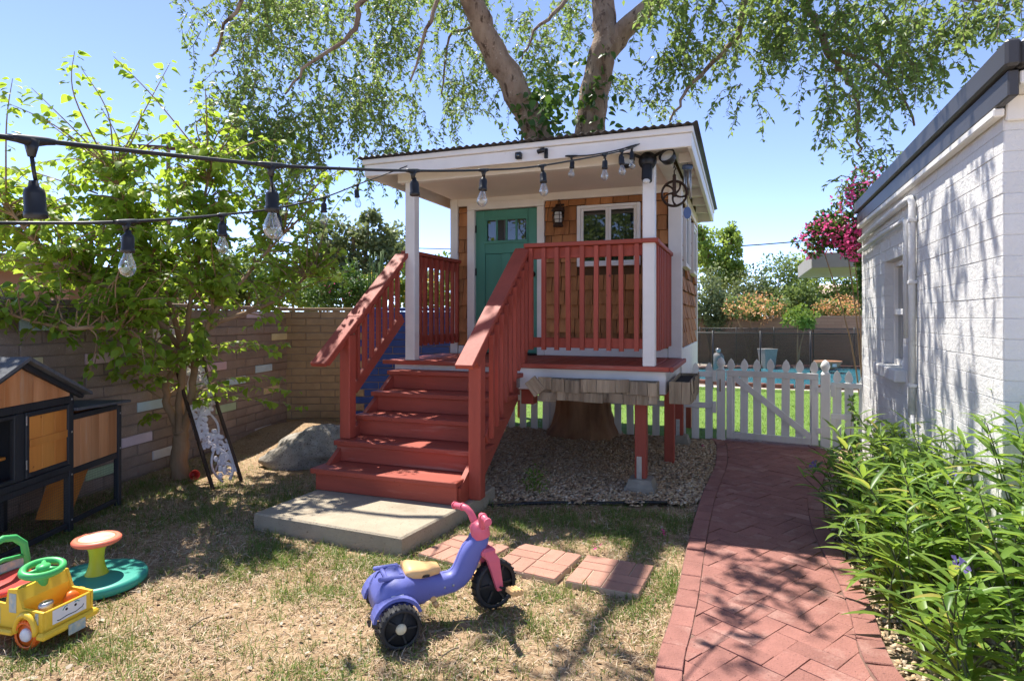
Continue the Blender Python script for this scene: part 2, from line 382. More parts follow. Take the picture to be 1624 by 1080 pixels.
def vnoise(x, y, seed=0):
    """smooth value noise 0..1"""
    g = np.random.default_rng(seed).random((64, 64)); xi = np.floor(x).astype(int); yi = np.floor(y).astype(int)
    fx = x - xi; fy = y - yi; fx = fx * fx * (3 - 2 * fx); fy = fy * fy * (3 - 2 * fy)
    a = g[xi % 64, yi % 64]; b = g[(xi + 1) % 64, yi % 64]; c = g[xi % 64, (yi + 1) % 64]; e = g[(xi + 1) % 64, (yi + 1) % 64]
    return (a * (1 - fx) + b * fx) * (1 - fy) + (c * (1 - fx) + e * fx) * fy

# ------------------------------------------------------------------ ground
def sheet(name, x0, x1, y0, y1, nx, ny, zf, m, **k):
    xs = np.linspace(x0, x1, nx); ys = np.linspace(y0, y1, ny); X, Y = np.meshgrid(xs, ys)
    V = np.stack([X, Y, zf(X, Y)], -1).reshape(-1, 3)
    i = np.arange((ny - 1) * nx).reshape(ny - 1, nx)[:, :-1].ravel()
    return obj(name, fast_mesh(name, V, np.stack([i, i + 1, i + nx + 1, i + nx], 1), True), m, **k)
def ground_mat():
    m, nt, ns, ls, p = new_mat('dry_ground'); v = coords(nt, True)
    a = mixc(nt, (.24, .15, .085), (.42, .29, .175), ramp(nt, noise(nt, v, 2.2, 6, .65), .3, .7))
    a = mixc(nt, a, (.48, .37, .24), ramp(nt, noise(nt, v, 55, 4, .7, seed=2), .52, .62))
    a = mixc(nt, a, (.060, .036, .020), ramp(nt, noise(nt, v, 30, 5, .7, seed=4), .58, .66))
    ls.new(a, p.inputs['Base Color']); p.inputs['Roughness'].default_value = .95; p.inputs['Specular IOR Level'].default_value = .15
    b = ns.new('ShaderNodeBump'); b.inputs['Strength'].default_value = .8; b.inputs['Distance'].default_value = .02
    ls.new(noise(nt, v, 40, 8, .7, seed=6), b.inputs['Height']); ls.new(b.outputs[0], p.inputs['Normal']); return m
gm = ground_mat()
def ground_z(X, Y):
    z = -.030 + .022 * vnoise(X * 1.7 + 20, Y * 1.7 + 20, 3) + .008 * vnoise(X * 7 + 9, Y * 7 + 3, 4)
    # low bank of earth in the corner of the block walls
    z = z + .16 * np.exp(-(((X + 2.75) / .7) ** 2 + ((Y - 8.1) / .75) ** 2))
    return z
sheet('ground', -9, 9, -3, 10.2, 181, 133, ground_z, gm, kind='structure')
sheet('terrain', -600, 600, -600, 900, 3, 3, lambda X, Y: X * 0 - .06, gm, kind='structure')

PL = [gp(*q) for q in ((1137, 705), (1136, 740), (1113, 790), (1101, 830), (1084, 900), (1075, 950), (1055, 1020), (1031, 1080))]
PR = [gp(*q) for q in ((1321, 722), (1312, 745), (1303, 775), (1306, 820), (1325, 870), (1364, 930), (1394, 1000), (1413, 1080))]
def curve_of(P, ext):
    P = sorted([(p.y, p.x) for p in P]); P = [(P[0][0] - 1.6, P[0][1] + ext)] + P; return np.array(P)
cl, cr_ = curve_of(PL, -.25), curve_of(PR, .05)
def smooth_i(c, y):
    w = np.array([-.22, -.11, 0, .11, .22]); return np.mean([np.interp(np.asarray(y) + a, c[:, 0], c[:, 1]) for a in w], axis=0)
XL = lambda y: smooth_i(cl, y)
XR = lambda y: smooth_i(cr_, y)
PY0, PY1 = 1.2, 7.28
def gate_y(x): return 7.54 - (x - 2.55) * .53       # the gate's sill line
# bed of joint sand under the bricks
ys = np.linspace(PY0, 7.6, 60); V = []; 
for y in ys:
    V += [(XL(y) - .005, y, .024), (XR(y) + .005, y, .024)]
path = obj('path', fast_mesh('path', np.array(V), np.array([(2 * i, 2 * i + 1, 2 * i + 3, 2 * i + 2) for i in range(len(ys) - 1)])), joint_m, kind='structure')
def clip(poly, nx, ny, c):       # keep nx*x+ny*y<=c
    out = []
    for i in range(len(poly)):
        a, b = poly[i], poly[(i + 1) % len(poly)]; da = nx * a[0] + ny * a[1] - c; db = nx * b[0] + ny * b[1] - c
        if da <= 0: out.append(a)
        if (da < 0) != (db < 0) and abs(da - db) > 1e-9:
            t = da / (da - db); out.append((a[0] + (b[0] - a[0]) * t, a[1] + (b[1] - a[1]) * t))
    return out
def brick_prism(poly, z0, z1, ch=.004):
    n = len(poly); cx = sum(p[0] for p in poly) / n; cy = sum(p[1] for p in poly) / n
    b = B()
    def ins(p):
        d = Vector((cx - p[0], cy - p[1], 0)); d = d.normalized() * ch * 1.3 if d.length > .02 else d * 0; return (p[0] + d.x - cx, p[1] + d.y - cy)
    lo = [(p[0] - cx, p[1] - cy, z0) for p in poly]; md = [(p[0] - cx, p[1] - cy, z1 - ch) for p in poly]; hi = [(*ins(p), z1) for p in poly]
    ar = sum(poly[i][0] * poly[(i + 1) % n][1] - poly[(i + 1) % n][0] * poly[i][1] for i in range(n))
    V = lo + md + hi; Fc = []
    for r_ in (0, 1):
        for i in range(n): Fc.append((r_ * n + i, r_ * n + (i + 1) % n, (r_ + 1) * n + (i + 1) % n, (r_ + 1) * n + i))
    Fc.append(tuple(range(2 * n, 3 * n)))
    if ar < 0: Fc = [f[::-1] for f in Fc]
    b.add(V, Fc); return b, (cx, cy)
W_ = .1075; HA = R(45 - 6); ca, sa = math.cos(HA), math.sin(HA)
nb = 0
for i in range(-70, 90):
    for j in range(-70, 90):
        t = (i - j) % 4
        if t == 0: r4 = [(i, j), (i + 2, j), (i + 2, j + 1), (i, j + 1)]
        elif t == 2: r4 = [(i, j - 1), (i + 1, j - 1), (i + 1, j + 1), (i, j + 1)]
        else: continue
        mx_ = sum(p[0] for p in r4) / 4 * W_; my_ = sum(p[1] for p in r4) / 4 * W_
        cx = 1.3 + mx_ * ca - my_ * sa; cy = 4.2 + mx_ * sa + my_ * ca
        if not (PY0 + .9 < cy < 7.6): continue
        if not (XL(cy) - .1 < cx < XR(cy) + .1): continue
        g = .0011
        poly = []
        c0 = (sum(p[0] for p in r4) / 4, sum(p[1] for p in r4) / 4)
        for p in r4:
            x = p[0] * W_ - math.copysign(g, p[0] - c0[0]); y = p[1] * W_ - math.copysign(g, p[1] - c0[1])
            poly.append((1.3 + x * ca - y * sa, 4.2 + x * sa + y * ca))
        e = .12
        for s_, XF in ((-1, XL), (1, XR)):
            k = (XF(cy + .05) - XF(cy - .05)) / .1; x0 = XF(cy) - s_ * (.112 + .008)
            ln = math.hypot(1, k); poly = clip(poly, s_ / ln, -s_ * k / ln, s_ * (x0 - k * cy) / ln)
            if len(poly) < 3: break
        if len(poly) < 3: continue
        poly = clip(poly, .53, 1, 7.54 + 2.55 * .53 - .02)
        if len(poly) < 3: continue
        ar = abs(sum(poly[q][0] * poly[(q + 1) % len(poly)][1] - poly[(q + 1) % len(poly)][0] * poly[q][1] for q in range(len(poly)))) / 2
        if ar < .0012: continue
        h = random.gauss(0, .0014); bb, (qx, qy) = brick_prism(poly, -.03, .030, .0016)
        obj('brick', bb, brick_m, path, loc=(qx, qy, h), rot=(random.gauss(0, .006), random.gauss(0, .006), random.gauss(0, .004))); nb += 1
# border bricks end to end along both edges
for s_, XF in ((1, XL), (-1, XR)):
    y = PY0 + .8
    yend = 7.52 if s_ == 1 else 7.02
    while y < yend:
        k = (XF(y + .1) - XF(y)) / .1; dy = .205 / math.hypot(1, k); y2 = y + dy; xa, xb = float(XF(y)), float(XF(y2))
        nx, ny = 1 / math.hypot(1, k), -k / math.hypot(1, k); g = .004; w = .108
        a = Vector((xa, y, 0)); b_ = Vector((xb, y2, 0)); tdir = (b_ - a).normalized(); n_ = Vector((nx, ny, 0)) * s_
        g = .002; poly = [a + tdir * g, b_ - tdir * g, b_ - tdir * g + n_ * w, a + tdir * g + n_ * w]
        bb, (qx, qy) = brick_prism([(p.x, p.y) for p in poly], -.03, .034)
        obj('border_brick', bb, brick_m, path, loc=(qx, qy, random.gauss(0, .0025)), rot=(random.gauss(0, .012), random.gauss(0, .012), random.gauss(0, .008))); y = y2

# gravel under and round the playhouse: base sheet and pebbles
GRAVEL = [(-1.0, 4.93), (0.0, 5.0), (.8, 4.98), (1.45, 4.98), (1.75, 5.2), (2.10, 5.7), (2.42, 6.4), (2.50, 7.5), (-.2, 8.55), (-.75, 7.9), (-1.15, 6.0)]
BED = [(2.6, 5.4), (2.3, 4.8), (2.0, 4.1), (1.7, 3.4), (1.5, 2.6), (1.45, 1.2), (3.2, 1.2), (2.45, 2.95), (3.72, 6.5), (3.5, 6.95), (2.9, 6.6)]
def inside(poly, X, Y):
    r_ = np.zeros(X.shape, bool); n = len(poly)
    for i in range(n):
        (x1, y1), (x2, y2) = poly[i], poly[(i + 1) % n]
        c = ((y1 > Y) != (y2 > Y)) & (X < (x2 - x1) * (Y - y1) / (y2 - y1 + 1e-12) + x1); r_ ^= c
    return r_
grav_base = mat('gravel_base', (.22, .16, .105), .95, .3, 30, .9, 90, orand=0, world_space=True, col2=(.40, .30, .20))
for nm, poly, z0 in (('gravel_ground', GRAVEL, .0), ('bed_ground', BED, .0)):
    obj(nm, B().add([(x, y, z0 + .002) for x, y in poly], [tuple(range(len(poly)))[::-1] if sum(poly[i][0] * poly[(i + 1) % len(poly)][1] - poly[(i + 1) % len(poly)][0] * poly[i][1] for i in range(len(poly))) < 0 else tuple(range(len(poly)))]), grav_base, kind='structure')
PEB_V = np.array([(1, 0, 0), (-1, 0, 0), (0, 1, 0), (0, -1, 0), (0, 0, 1), (0, 0, -1), (.62, .62, .5), (-.62, .62, .5), (-.62, -.62, .5), (.62, -.62, .5)], np.float32)
PEB_F = np.array([(0, 6, 9), (6, 4, 9), (6, 2, 7), (6, 7, 4), (7, 1, 8), (7, 8, 4), (8, 3, 9), (8, 9, 4), (0, 2, 6), (2, 1, 7), (1, 3, 8), (3, 0, 9)], np.int32)
def pebbles(name, poly, n, s0, s1, label, under=True):
    P = np.array(poly); lo = P.min(0); hi = P.max(0)
    X = rng.uniform(lo[0], hi[0], n * 3); Y = rng.uniform(lo[1], hi[1], n * 3)
    jit = (vnoise(X * 6 + 5, Y * 6 + 5, 8) - .5) * .22
    k = inside(poly, X + jit, Y + jit); 
    if under:
        k &= ~((X < XL(Y)) & (X < -.75) & (Y < 5.9)) & (X < XL(Y) - .01)
    else: k &= X > XR(Y) + .01
    X, Y = X[k][:n], Y[k][:n]; n = len(X)
    s = rng.uniform(s0, s1, (n, 1)) * rng.uniform(.6, 1.25, (n, 3)); s[:, 2] *= .7
    a = rng.uniform(0, 6.28, n); V = PEB_V[None] * s[:, None, :] * rng.uniform(.75, 1.2, (n, 10, 1))
    x = V[..., 0] * np.cos(a)[:, None] - V[..., 1] * np.sin(a)[:, None]; y = V[..., 0] * np.sin(a)[:, None] + V[..., 1] * np.cos(a)[:, None]
    z = V[..., 2] + rng.uniform(-.15, .55, n)[:, None] * x * .8 + rng.uniform(.0, .028, n)[:, None]
    Vw = np.stack([x + X[:, None], y + Y[:, None], z], -1).reshape(-1, 3)
    F = (PEB_F[None] + (np.arange(n) * 10)[:, None, None]).reshape(-1, 3)
    obj(name, fast_mesh(name, Vw, F), pebble_m, kind='stuff', label=label, cat='gravel')
pebbles('gravel', GRAVEL, 26000, .008, .021, 'tan and brown gravel spread under the raised playhouse')
pebbles('gravel', BED, 8000, .007, .017, 'tan gravel in the planting bed beside the white wall', False)

obj('patio', B().add([(-6, -5, .0), (6, -5, .0), (6, 1.15, .0), (-6, 1.15, .0)], [(0, 1, 2, 3)]), mat('bounce_patio_concrete', (.52, .47, .41), .85, .08, 3, .2, 40, orand=0, world_space=True), kind='structure')  # unseen pale patio added behind the viewer to bounce light onto the porch
# black lawn edging where the gravel meets the grass
ed = B()
pts = [Vector((x, 4.95 + .05 * math.sin(x * 2.1), .012 + .006 * math.sin(x * 7))) for x in np.linspace(-.95, 1.25, 24)]
ed.tube(pts, .014, 6)
obj('lawn_edging', ed, black_pl, label='black plastic edging strip between gravel and grass', cat='edging')

# ------------------------------------------------------------------ lawn, pool and far wall beyond the gate
lawn_base = mat('lawn_soil', (.085, .165, .018), .95, .25, 5, .6, 60, orand=0, world_space=True, col2=(.15, .24, .035))
U = Vector((.937, -.349, 0)); D_ = Vector((.349, .937, 0))
def loc2(u, v, z=0): return Vector((2.55, 7.54, z)) + U * u + D_ * v
lawn_poly = [loc2(-4.2, .1), loc2(3.2, .1), loc2(3.2, 6.2), loc2(-4.2, 6.2)]
obj('lawn', B().add([(p.x, p.y, .0) for p in lawn_poly], [(0, 1, 2, 3)]), lawn_base, kind='structure')
deckc = mat('pool_deck_concrete', (.50, .44, .37), .85, .08, 3, .2, 40, orand=0, world_space=True)
pd = [loc2(-8, 6.2), loc2(9, 6.2), loc2(9, 14.2), loc2(-8, 14.2)]
obj('pool_deck', B().add([(p.x, p.y, .004) for p in pd], [(0, 1, 2, 3)]), deckc, kind='structure')
def water_mat():
    m, nt, ns, ls, p = new_mat('pool_water'); v = coords(nt, True)
    c = mixc(nt, (.05, .30, .42), (.12, .45, .55), ramp(nt, noise(nt, v, 1.5, 3), .35, .65)); ls.new(c, p.inputs['Base Color'])
    p.inputs['Roughness'].default_value = .06; b = ns.new('ShaderNodeBump'); b.inputs['Strength'].default_value = .25; b.inputs['Distance'].default_value = .03
    ls.new(noise(nt, v, 3.5, 3), b.inputs['Height']); ls.new(b.outputs[0], p.inputs['Normal']); return m
pool_c = loc2(1.6, 9.6)
def pool_r(a): return 3.5 + .35 * math.sin(2 * a + .5) + .25 * math.sin(3 * a)
rim = []
for k in range(64):
    a = 2 * math.pi * k / 64; r_ = pool_r(a); rim.append((pool_c.x + r_ * math.cos(a), pool_c.y + r_ * .78 * math.sin(a)))
obj('pool_water', B().add([(x, y, .012) for x, y in rim], [tuple(range(64))]), water_mat(), kind='structure')
cop = empty('pool_coping', (pool_c.x, pool_c.y, 0), label='red brick coping curving round the pool', cat='coping')
ncp = 120
for k in range(ncp):
    a0 = 2 * math.pi * (k + .06) / ncp; a1 = 2 * math.pi * (k + .94) / ncp
    q = [(pool_r(a) * f * math.cos(a), pool_r(a) * .78 * f * math.sin(a)) for f, a in ((1.0, a0), (1.07, a0), (1.07, a1), (1.0, a1))]
    bb, (qx, qy) = brick_prism(q, .005, .09); obj('brick', bb, brick_m, cop, loc=(qx, qy, 0))
# far boundary wall: too distant to tell its blocks apart
def far_wall_mat():
    m, nt, ns, ls, p = new_mat('far_block_wall'); t = ns.new('ShaderNodeTexCoord'); mp = ns.new('ShaderNodeMapping')
    mp.inputs['Rotation'].default_value = (R(90), 0, 0); ls.new(t.outputs['Object'], mp.inputs[0])
    br = ns.new('ShaderNodeTexBrick'); br.inputs['Scale'].default_value = 1; br.inputs['Brick Width'].default_value = .4; br.inputs['Row Height'].default_value = .1
    br.inputs['Mortar Size'].default_value = .006; br.inputs['Color1'].default_value = (.30, .185, .115, 1); br.inputs['Color2'].default_value = (.36, .23, .145, 1); br.inputs['Mortar'].default_value = (.22, .14, .09, 1)
    ls.new(mp.outputs[0], br.inputs[0]); ls.new(br.outputs[0], p.inputs['Base Color']); p.inputs['Roughness'].default_value = .9
    b = ns.new('ShaderNodeBump'); b.inputs['Strength'].default_value = .5; b.inputs['Distance'].default_value = .01; b.invert = True
    ls.new(br.outputs['Fac'], b.inputs['Height']); ls.new(b.outputs[0], p.inputs['Normal']); return m
fw = far_wall_mat()
fwc = loc2(0, 14.0)
w0 = empty('boundary_wall', (fwc.x, fwc.y, 0), -R(20.4), label='long tan block wall at the back beyond the pool', cat='wall')
bx('wall', fw, w0, -9, 10, 0, .2, -.06, 1.52)
bx('wall_cap', mat('far_wall_cap', (.34, .23, .15), .9, .1, 3, .2, 30, orand=0), w0, -9, 10, -.012, .212, 1.522, 1.58)

# ------------------------------------------------------------------ block walls on the left
def block_wall(root, L, ncourse, m, mm, th=.15, bl=.4, bh=.1, x_from=0.0, special=None, zbase=0.0, holes=(), amp=.0035, mfun=None, gap=.0045, deep=.012):
    """running-bond blocks as parts of root; visible face is y=0 facing -y, local x along the wall"""
    cache = {}
    for c in range(ncourse):
        x = x_from - (bl / 2 if c % 2 else 0); z = zbase + c * bh
        while x < L - .005:
            a, b_ = max(x, x_from), min(x + bl, L); x += bl
            segs = [(a, b_)]
            for (hx0, hx1, hz0, hz1) in holes:
                if z + bh * .5 > hz0 and z + bh * .5 < hz1:
                    ns_ = []
                    for (p, q) in segs:
                        if q <= hx0 or p >= hx1: ns_.append((p, q)); continue
                        if p < hx0: ns_.append((p, hx0))
                        if q > hx1: ns_.append((hx1, q))
                    segs = ns_
            for (p, q) in segs:
                w = q - p
                if w < .03: continue
                key = round(w, 2); g = gap
                if key not in cache: cache[key] = B().box(-w / 2 + g, w / 2 - g, 0, th, g, bh - g, gap * 1.2).mesh('block')
                mm_ = m
                if mfun: mm_ = mfun((p + q) / 2, z + bh / 2) or m
                me = cache[key]
                if mm_ is not m or not me.materials:
                    if not me.materials: me.materials.append(m)
                o = bpy.data.objects.new('block', me); C.objects.link(o); o.parent = root
                o.location = ((p + q) / 2, random.gauss(0, amp) , z); o.rotation_euler = (random.gauss(0, .003), 0, random.gauss(0, .004))
                if mm_ is not m:
                    o.material_slots[0].link = 'OBJECT'; o.material_slots[0].material = mm_
    zt = zbase + ncourse * bh
    b = B()
    xs = [x_from + .006, L - .006]
    if not holes: b.box(xs[0], xs[1], deep, th - .012, zbase - .05, zt - .012, .001)
    else:
        hx0, hx1, hz0, hz1 = holes[0]
        b.box(xs[0], hx0 - .01, deep, th - .012, zbase - .05, zt - .012, .001); b.box(hx1 + .01, xs[1], deep, th - .012, zbase - .05, zt - .012, .001)
        b.box(hx0 - .0095, hx1 + .0095, deep, th - .012, zbase - .05, hz0 - .012, .001); b.box(hx0 - .0095, hx1 + .0095, deep, th - .012, hz1 + .012, zt - .012, .001)
    obj('mortar', b, mm, root)
WK = .15
Pw0 = Vector((-3.58 + WK * (3.5 - 5.72), 3.5, 0)); Pw1 = Vector((-3.58 + WK * (8.63 - 5.72), 8.63, 0))
ang = math.atan2(Pw1.y - Pw0.y, Pw1.x - Pw0.x); Lw = (Pw1 - Pw0).length
# visible side must be local -y = towards +X: run from near to far
lw = empty('block_wall', Pw0, ang, label='grey brown block wall with scattered pastel painted blocks on the left', cat='wall')
PAINT = [(20, 472, 'lilac'), (78, 518, 'sky'), (215, 514, 'lilac'), (262, 531, 'lilac'), (220, 552, 'cream'), (187, 571, 'pink'), (66, 576, 'cream'), (340, 576, 'pink'),
         (377, 602, 'sky'), (420, 625, 'peach'), (367, 646, 'green'), (252, 635, 'sky'), (226, 690, 'lilac'), (275, 712, 'white'), (415, 682, 'white'), (412, 580, 'sky'), (181, 738, 'green'), (265, 482, 'sky'), (395, 500, 'lilac'), (437, 540, 'cream')]
PT = []
for px, py, k in PAINT:
    kx = (px - 812) / FPX; Y = 4.438 / (WK - kx); s_ = (Vector((kx * Y, Y, 0)) - Pw0).length; PT.append((s_, EYE - (py - 505) / FPX * Y, k))
def lw_mat(x, z):
    for s_, zz, k in PT:
        if abs(x - s_) < .2 and abs(z - zz) < .05: return pastel[k]
for me_fix in [0]:
    block_wall(lw, Lw, 16, cmu, mortar, mfun=lw_mat, amp=.004)
    bx('wall_cap', cmu, lw, 0, Lw, -.006, .156, 1.603, 1.655, .008)
Pb1 = Vector((.02, 8.86, 0)); angb = math.atan2(Pb1.y - Pw1.y, Pb1.x - Pw1.x)
bw = empty('block_wall', Pw1 + Vector((0, 0, 0)), angb, label='tan block wall, painted blue on its right half, behind the stairs', cat='wall')
Lb = (Pb1 - Pw1).length
BLUE_X = 1.02
block_wall(bw, Lb, 16, cmu_tan, mortar, mfun=lambda x, z: blue_bl if x > BLUE_X else None, x_from=-.14)
bx('wall_cap', cmu_tan, bw, .0, BLUE_X, -.006, .156, 1.603, 1.65, .008)
bx('wall_cap', blue_bl, bw, BLUE_X + .004, Lb, -.006, .156, 1.603, 1.65, .008)

# ------------------------------------------------------------------ white building on the right
A_ = Vector((2.36, 2.97, 0)); B_ = Vector((3.76, 6.64, 0)); Lc = (B_ - A_).length; angc = math.atan2(B_.y - A_.y, B_.x - A_.x)
wb = empty('white_building', A_, angc, label='white painted block building with grey flat roof edge on the right', cat='building')
# local x along the wall away from the viewer, the visible face looks to local +y
side = empty('side_wall', (Lc, 0, 0), math.pi, parent=wb)      # turned so its face looks to local +y of the building
HX0, HX1 = 2.05, 2.76
block_wall(side, Lc, 25, wwall, wmort, th=.2, holes=[(Lc - HX1, Lc - HX0, 1.1, 2.0)], amp=.0007, gap=.0016, deep=.004)
front = empty('front_wall', (0, 0, 0), -math.pi / 2, parent=wb)  # local x runs to building -y, face looks to building -x
block_wall(front, 3.2, 25, wwall, wmort, th=.2, x_from=.003, amp=.0007, gap=.0016, deep=.004)
bx('rear_wall', wwall, wb, Lc - .2, Lc, -3.2, -.21, 0, 2.5)
win = empty('window', (0, 0, 0), 0, parent=wb)
wx0, wx1 = HX0, HX1
fb = B(); fb.box(wx0, wx0 + .05, -.13, -.07, 1.1, 2.0); fb.box(wx1 - .05, wx1, -.13, -.07, 1.1, 2.0); fb.box(wx0 + .052, wx1 - .052, -.13, -.07, 1.1, 1.15); fb.box(wx0 + .052, wx1 - .052, -.13, -.07, 1.95, 2.0); fb.box(wx0 + .052, wx1 - .052, -.12, -.06, 1.53, 1.58)
obj('frame', fb, white_p, win)
for z0, z1 in ((1.155, 1.525), (1.585, 1.945)): bx('pane', pane_m, win, wx0 + .053, wx1 - .053, -.105, -.098, z0, z1, .001)
for k in range(4):
    w = (wx1 - wx0 + .16) / 4; x = wx0 - .08 + k * w; bx('sill_brick', wwall, win, x + .003, x + w - .003, -.06, .075, 1.0, 1.098, .008)
def conduit(pts, r_): return B().tube(pts, r_, 10)
zc = 2.33
obj('conduit', conduit([(1.62, .03, .78), (1.62, .03, zc), (1.66, .03, zc + .05), (1.75, .03, zc + .055), (3.0, .03, zc + .03), (3.86, .03, zc)], .024), wwall, wb)
obj('conduit', conduit([(1.76, .04, 1.35), (1.76, .04, zc - .13), (1.8, .04, zc - .09), (2.5, .04, zc - .09), (3.86, .04, zc - .12)], .018), wwall, wb)
obj('conduit', conduit([(1.60, .03, .42), (1.60, .03, .80)], .015), wwall, wb)
for z in (.5, 1.0, 1.75, 2.2):
    bx('pipe_strap', wwall, wb, 1.588, 1.652, .002, .057, z, z + .025, .003)
rf = empty('roof', (0, 0, 0), 0, parent=wb)
obj('fascia', B().box(-.20, Lc + .03, .002, .045, 2.505, 2.625, .006), facia_g, rf)
obj('fascia', B().box(-.25, Lc + .04, .01, .07, 2.628, 2.75, .012), facia_g, rf)
obj('fascia', B().box(-.248, -.19, -3.2, .009, 2.628, 2.745, .012), facia_g, rf)
obj('roof_slab', B().box(-.188, Lc, -3.2, .008, 2.63, 2.735, .006), facia_g, rf)
obj('soffit', B().box(-.195, -.003, -3.2, -.002, 2.56, 2.62, .006), white_p, rf)
obj('frieze_board', B().box(-.03, -.004, -3.2, -.004, 2.44, 2.558, .006), white_p, rf)
obj('frieze_board', B().box(-.034, Lc, .003, .05, 2.462, 2.503, .006), white_p, rf)
# patio cover further along
pc = empty('patio_cover', at(1335, 505, 9.5).to_2d().to_3d(), -R(20.4), label='grey beige patio roof corner behind the pink flowers', cat='patio cover')
bx('roof_slab', mat('beige_stucco', (.30, .28, .26), .85, .06, 4, .2, 40, orand=0), pc, -.42, 2.6, 0, 2.5, 2.28, 2.52, .01)
bx('post', white_p, pc, 1.0, 1.14, .1, .24, 0, 2.278)

# ------------------------------------------------------------------ playhouse (local x along its front, y into its depth)
O = Vector((1.19, 5.35, 0)); TH = -R(20.4)
DK = 1.085
ph = empty('playhouse', O, TH, label='raised wooden playhouse with red porch and stairs, shingle walls and teal door', cat='playhouse')
def h2w(u, v, z): return O + U * u + D_ * v + Vector((0, 0, z))
VW = 1.2; VB = 3.65; UL, UR = -2.47, .145        # wall planes
# deck
deck = empty('deck', parent=ph)
n = 20; x0, x1 = -2.60, .175; w = (x1 - x0) / n
me = B().box(.003, w - .003, -.03, VW - .002, DK - .034, DK, .004).mesh('plank'); me.materials.append(red_y)
for k in range(n):
    o = bpy.data.objects.new('plank', me); C.objects.link(o); o.parent = deck; o.location = (x0 + k * w, 0, random.gauss(0, .001))
bx('nosing_board', red_x, deck, x0 - .03, x1 + .0, -.075, -.032, DK - .040, DK + .002, .005)
bx('nosing_board', red_y, deck, x1 + .001, x1 + .035, -.075, VW, DK - .040, DK + .002, .005)
bx('rim_board', white_p, ph, -2.52, .14, -.02, .02, .845, DK - .042, .005)
bx('rim_board', white_p, ph, .105, .142, .022, VW + .02, .845, DK - .042, .005)
bx('rim_board', white_p, ph, -2.52, -2.48, .022, VB, .845, DK - .042, .005)
bx('skirt_board', white_p, ph, .108, .166, VW + .023, VB, .80, DK + .10, .005)
bx('skirt_board', white_p, ph, -2.475, .10, VB - .04, VB, .845, DK - .042, .005)
bx('floor_beam', red_x, ph, -2.44, .08, 1.10, 1.16, .70, .843, .006)
bx('floor_beam', red_x, ph, -2.44, .08, 2.12, 2.17, .70, .843, .006)
bx('underfloor', mat('underfloor_ply', (.17, .12, .075), .9, .2, 5, .3, 30, orand=0), ph, -2.46, .10, .05, VB - .05, .846, .87, .003)
for (u, v, z0, pr) in ((-.07, .0, .12, 1), (.05, 1.13, -.02, 0), (.05, 2.15, .12, 1), (.05, 3.4, -.02, 0), (-2.38, .12, -.02, 0), (-2.38, 1.13, .12, 1), (-2.38, 2.15, -.02, 0), (-2.38, 3.4, -.02, 0)):
    s = bx('stilt', red_z, ph, u - .05, u + .05, v - .05, v + .05, z0, .84 if v not in (1.13, 2.15) else .84, .006)
    if pr:
        bx('post_bracket', galv, s, u - .032, u + .012, v - .057, v - .051, .02, z0 + .19, .001)
        obj('pier_block', B().prism([(u - .13, v - .12), (u + .13, v - .12), (u + .13, v + .12), (u - .13, v + .12)], -.03, .05).add([(u + a * r_, v + b_ * r_, z) for z, r_ in ((.051, .118), (.118, .095)) for a, b_ in ((-1, -1), (1, -1), (1, 1), (-1, 1))], [(0, 1, 5, 4), (1, 2, 6, 5), (2, 3, 7, 6), (3, 0, 4, 7), (4, 5, 6, 7)]), pier, ph)

# stairs
SL, SR = -2.49, -1.21; RISE = .175; RUN = .28; NOSE0 = -1.335
st = empty('stairs', parent=ph)
for k in range(5):
    zt = .12 + RISE * (k + 1); vn = NOSE0 + RUN * k
    bx('tread', red_x, st, SL - (.0 if k else .02), SR + (.06 if k else .0), vn, vn + RUN + (.054 if k < 4 else .10), zt - .04, zt, .005)
    bx('riser', red_x, st, SL + .015, SR - (.01 if not k else -.02), vn + .028, vn + .052, zt - RISE + .002, zt - .042, .003)
for u0 in (SR - .03, SL + .02):
    pr = [(NOSE0 + .06, .121), (NOSE0 + .30, .121), (.0, .80), (-.021, 1.02), (-.16, .95)]
    obj('stringer', B().prism([(NOSE0 + .06, .121), (NOSE0 + .36, .121), (-.022, .74), (-.022, .94), (-.21, .94), (NOSE0 + .06, .24)], u0, u0 + .038, 'x'), red_y, st)
bx('stringer_bracket', galv, st, SR + .005, SR + .03, -.06, -.022, .86, 1.0, .001)
bx('ledger_block', red_y, st, SR + .02, SR + .14, .03, .16, .70, .84, .005)
# newels and stair railings
NR, NL = -1.155, -2.44
bx('newel_post', red_z, st, NR - .05, NR + .05, -1.13, -1.03, .121, 1.235, .006)
bx('newel_post', red_z, st, NL - .05, NL + .05, -.97, -.87, .471, 1.36, .006)
bx('newel_post', red_z, st, -1.23, -1.13, -.055, .045, DK + .001, 2.13, .006)
def beam(p, q, w, h, c=.005):
    """board from p to q in the y-z plane of the stair; w wide in x, h deep"""
    p, q = Vector(p), Vector(q); d = q - p; L = d.length; a = math.atan2(d.z, d.y)
    b = B(); b.m = Matrix.Translation(p) @ Matrix.Rotation(a, 4, 'X'); b.box(-w / 2, w / 2, 0, L, -h, 0, c); return b
RB, RT = Vector((0, -1.33, 1.165)), Vector((0, -.0, 2.185))
sl = (RT.z - RB.z) / (RT.y - RB.y)
def railz(v, off=0): return RB.z + (v - RB.y) * sl + off
for uc, sgn in ((NR + .005, 1), (NL + .02, -1)):
    v0, v1 = (-1.34, -.045) if sgn == 1 else (-1.36, -.05)
    obj('handrail', beam((uc, v0, railz(v0)), (uc, v1, railz(v1)), .145, .038), red_y, st)
    obj('rail_board', beam((uc + .03 * sgn, v0 + .12, railz(v0 + .12) - .048), (uc + .03 * sgn, v1, railz(v1) - .048), .036, .10), red_y, st)
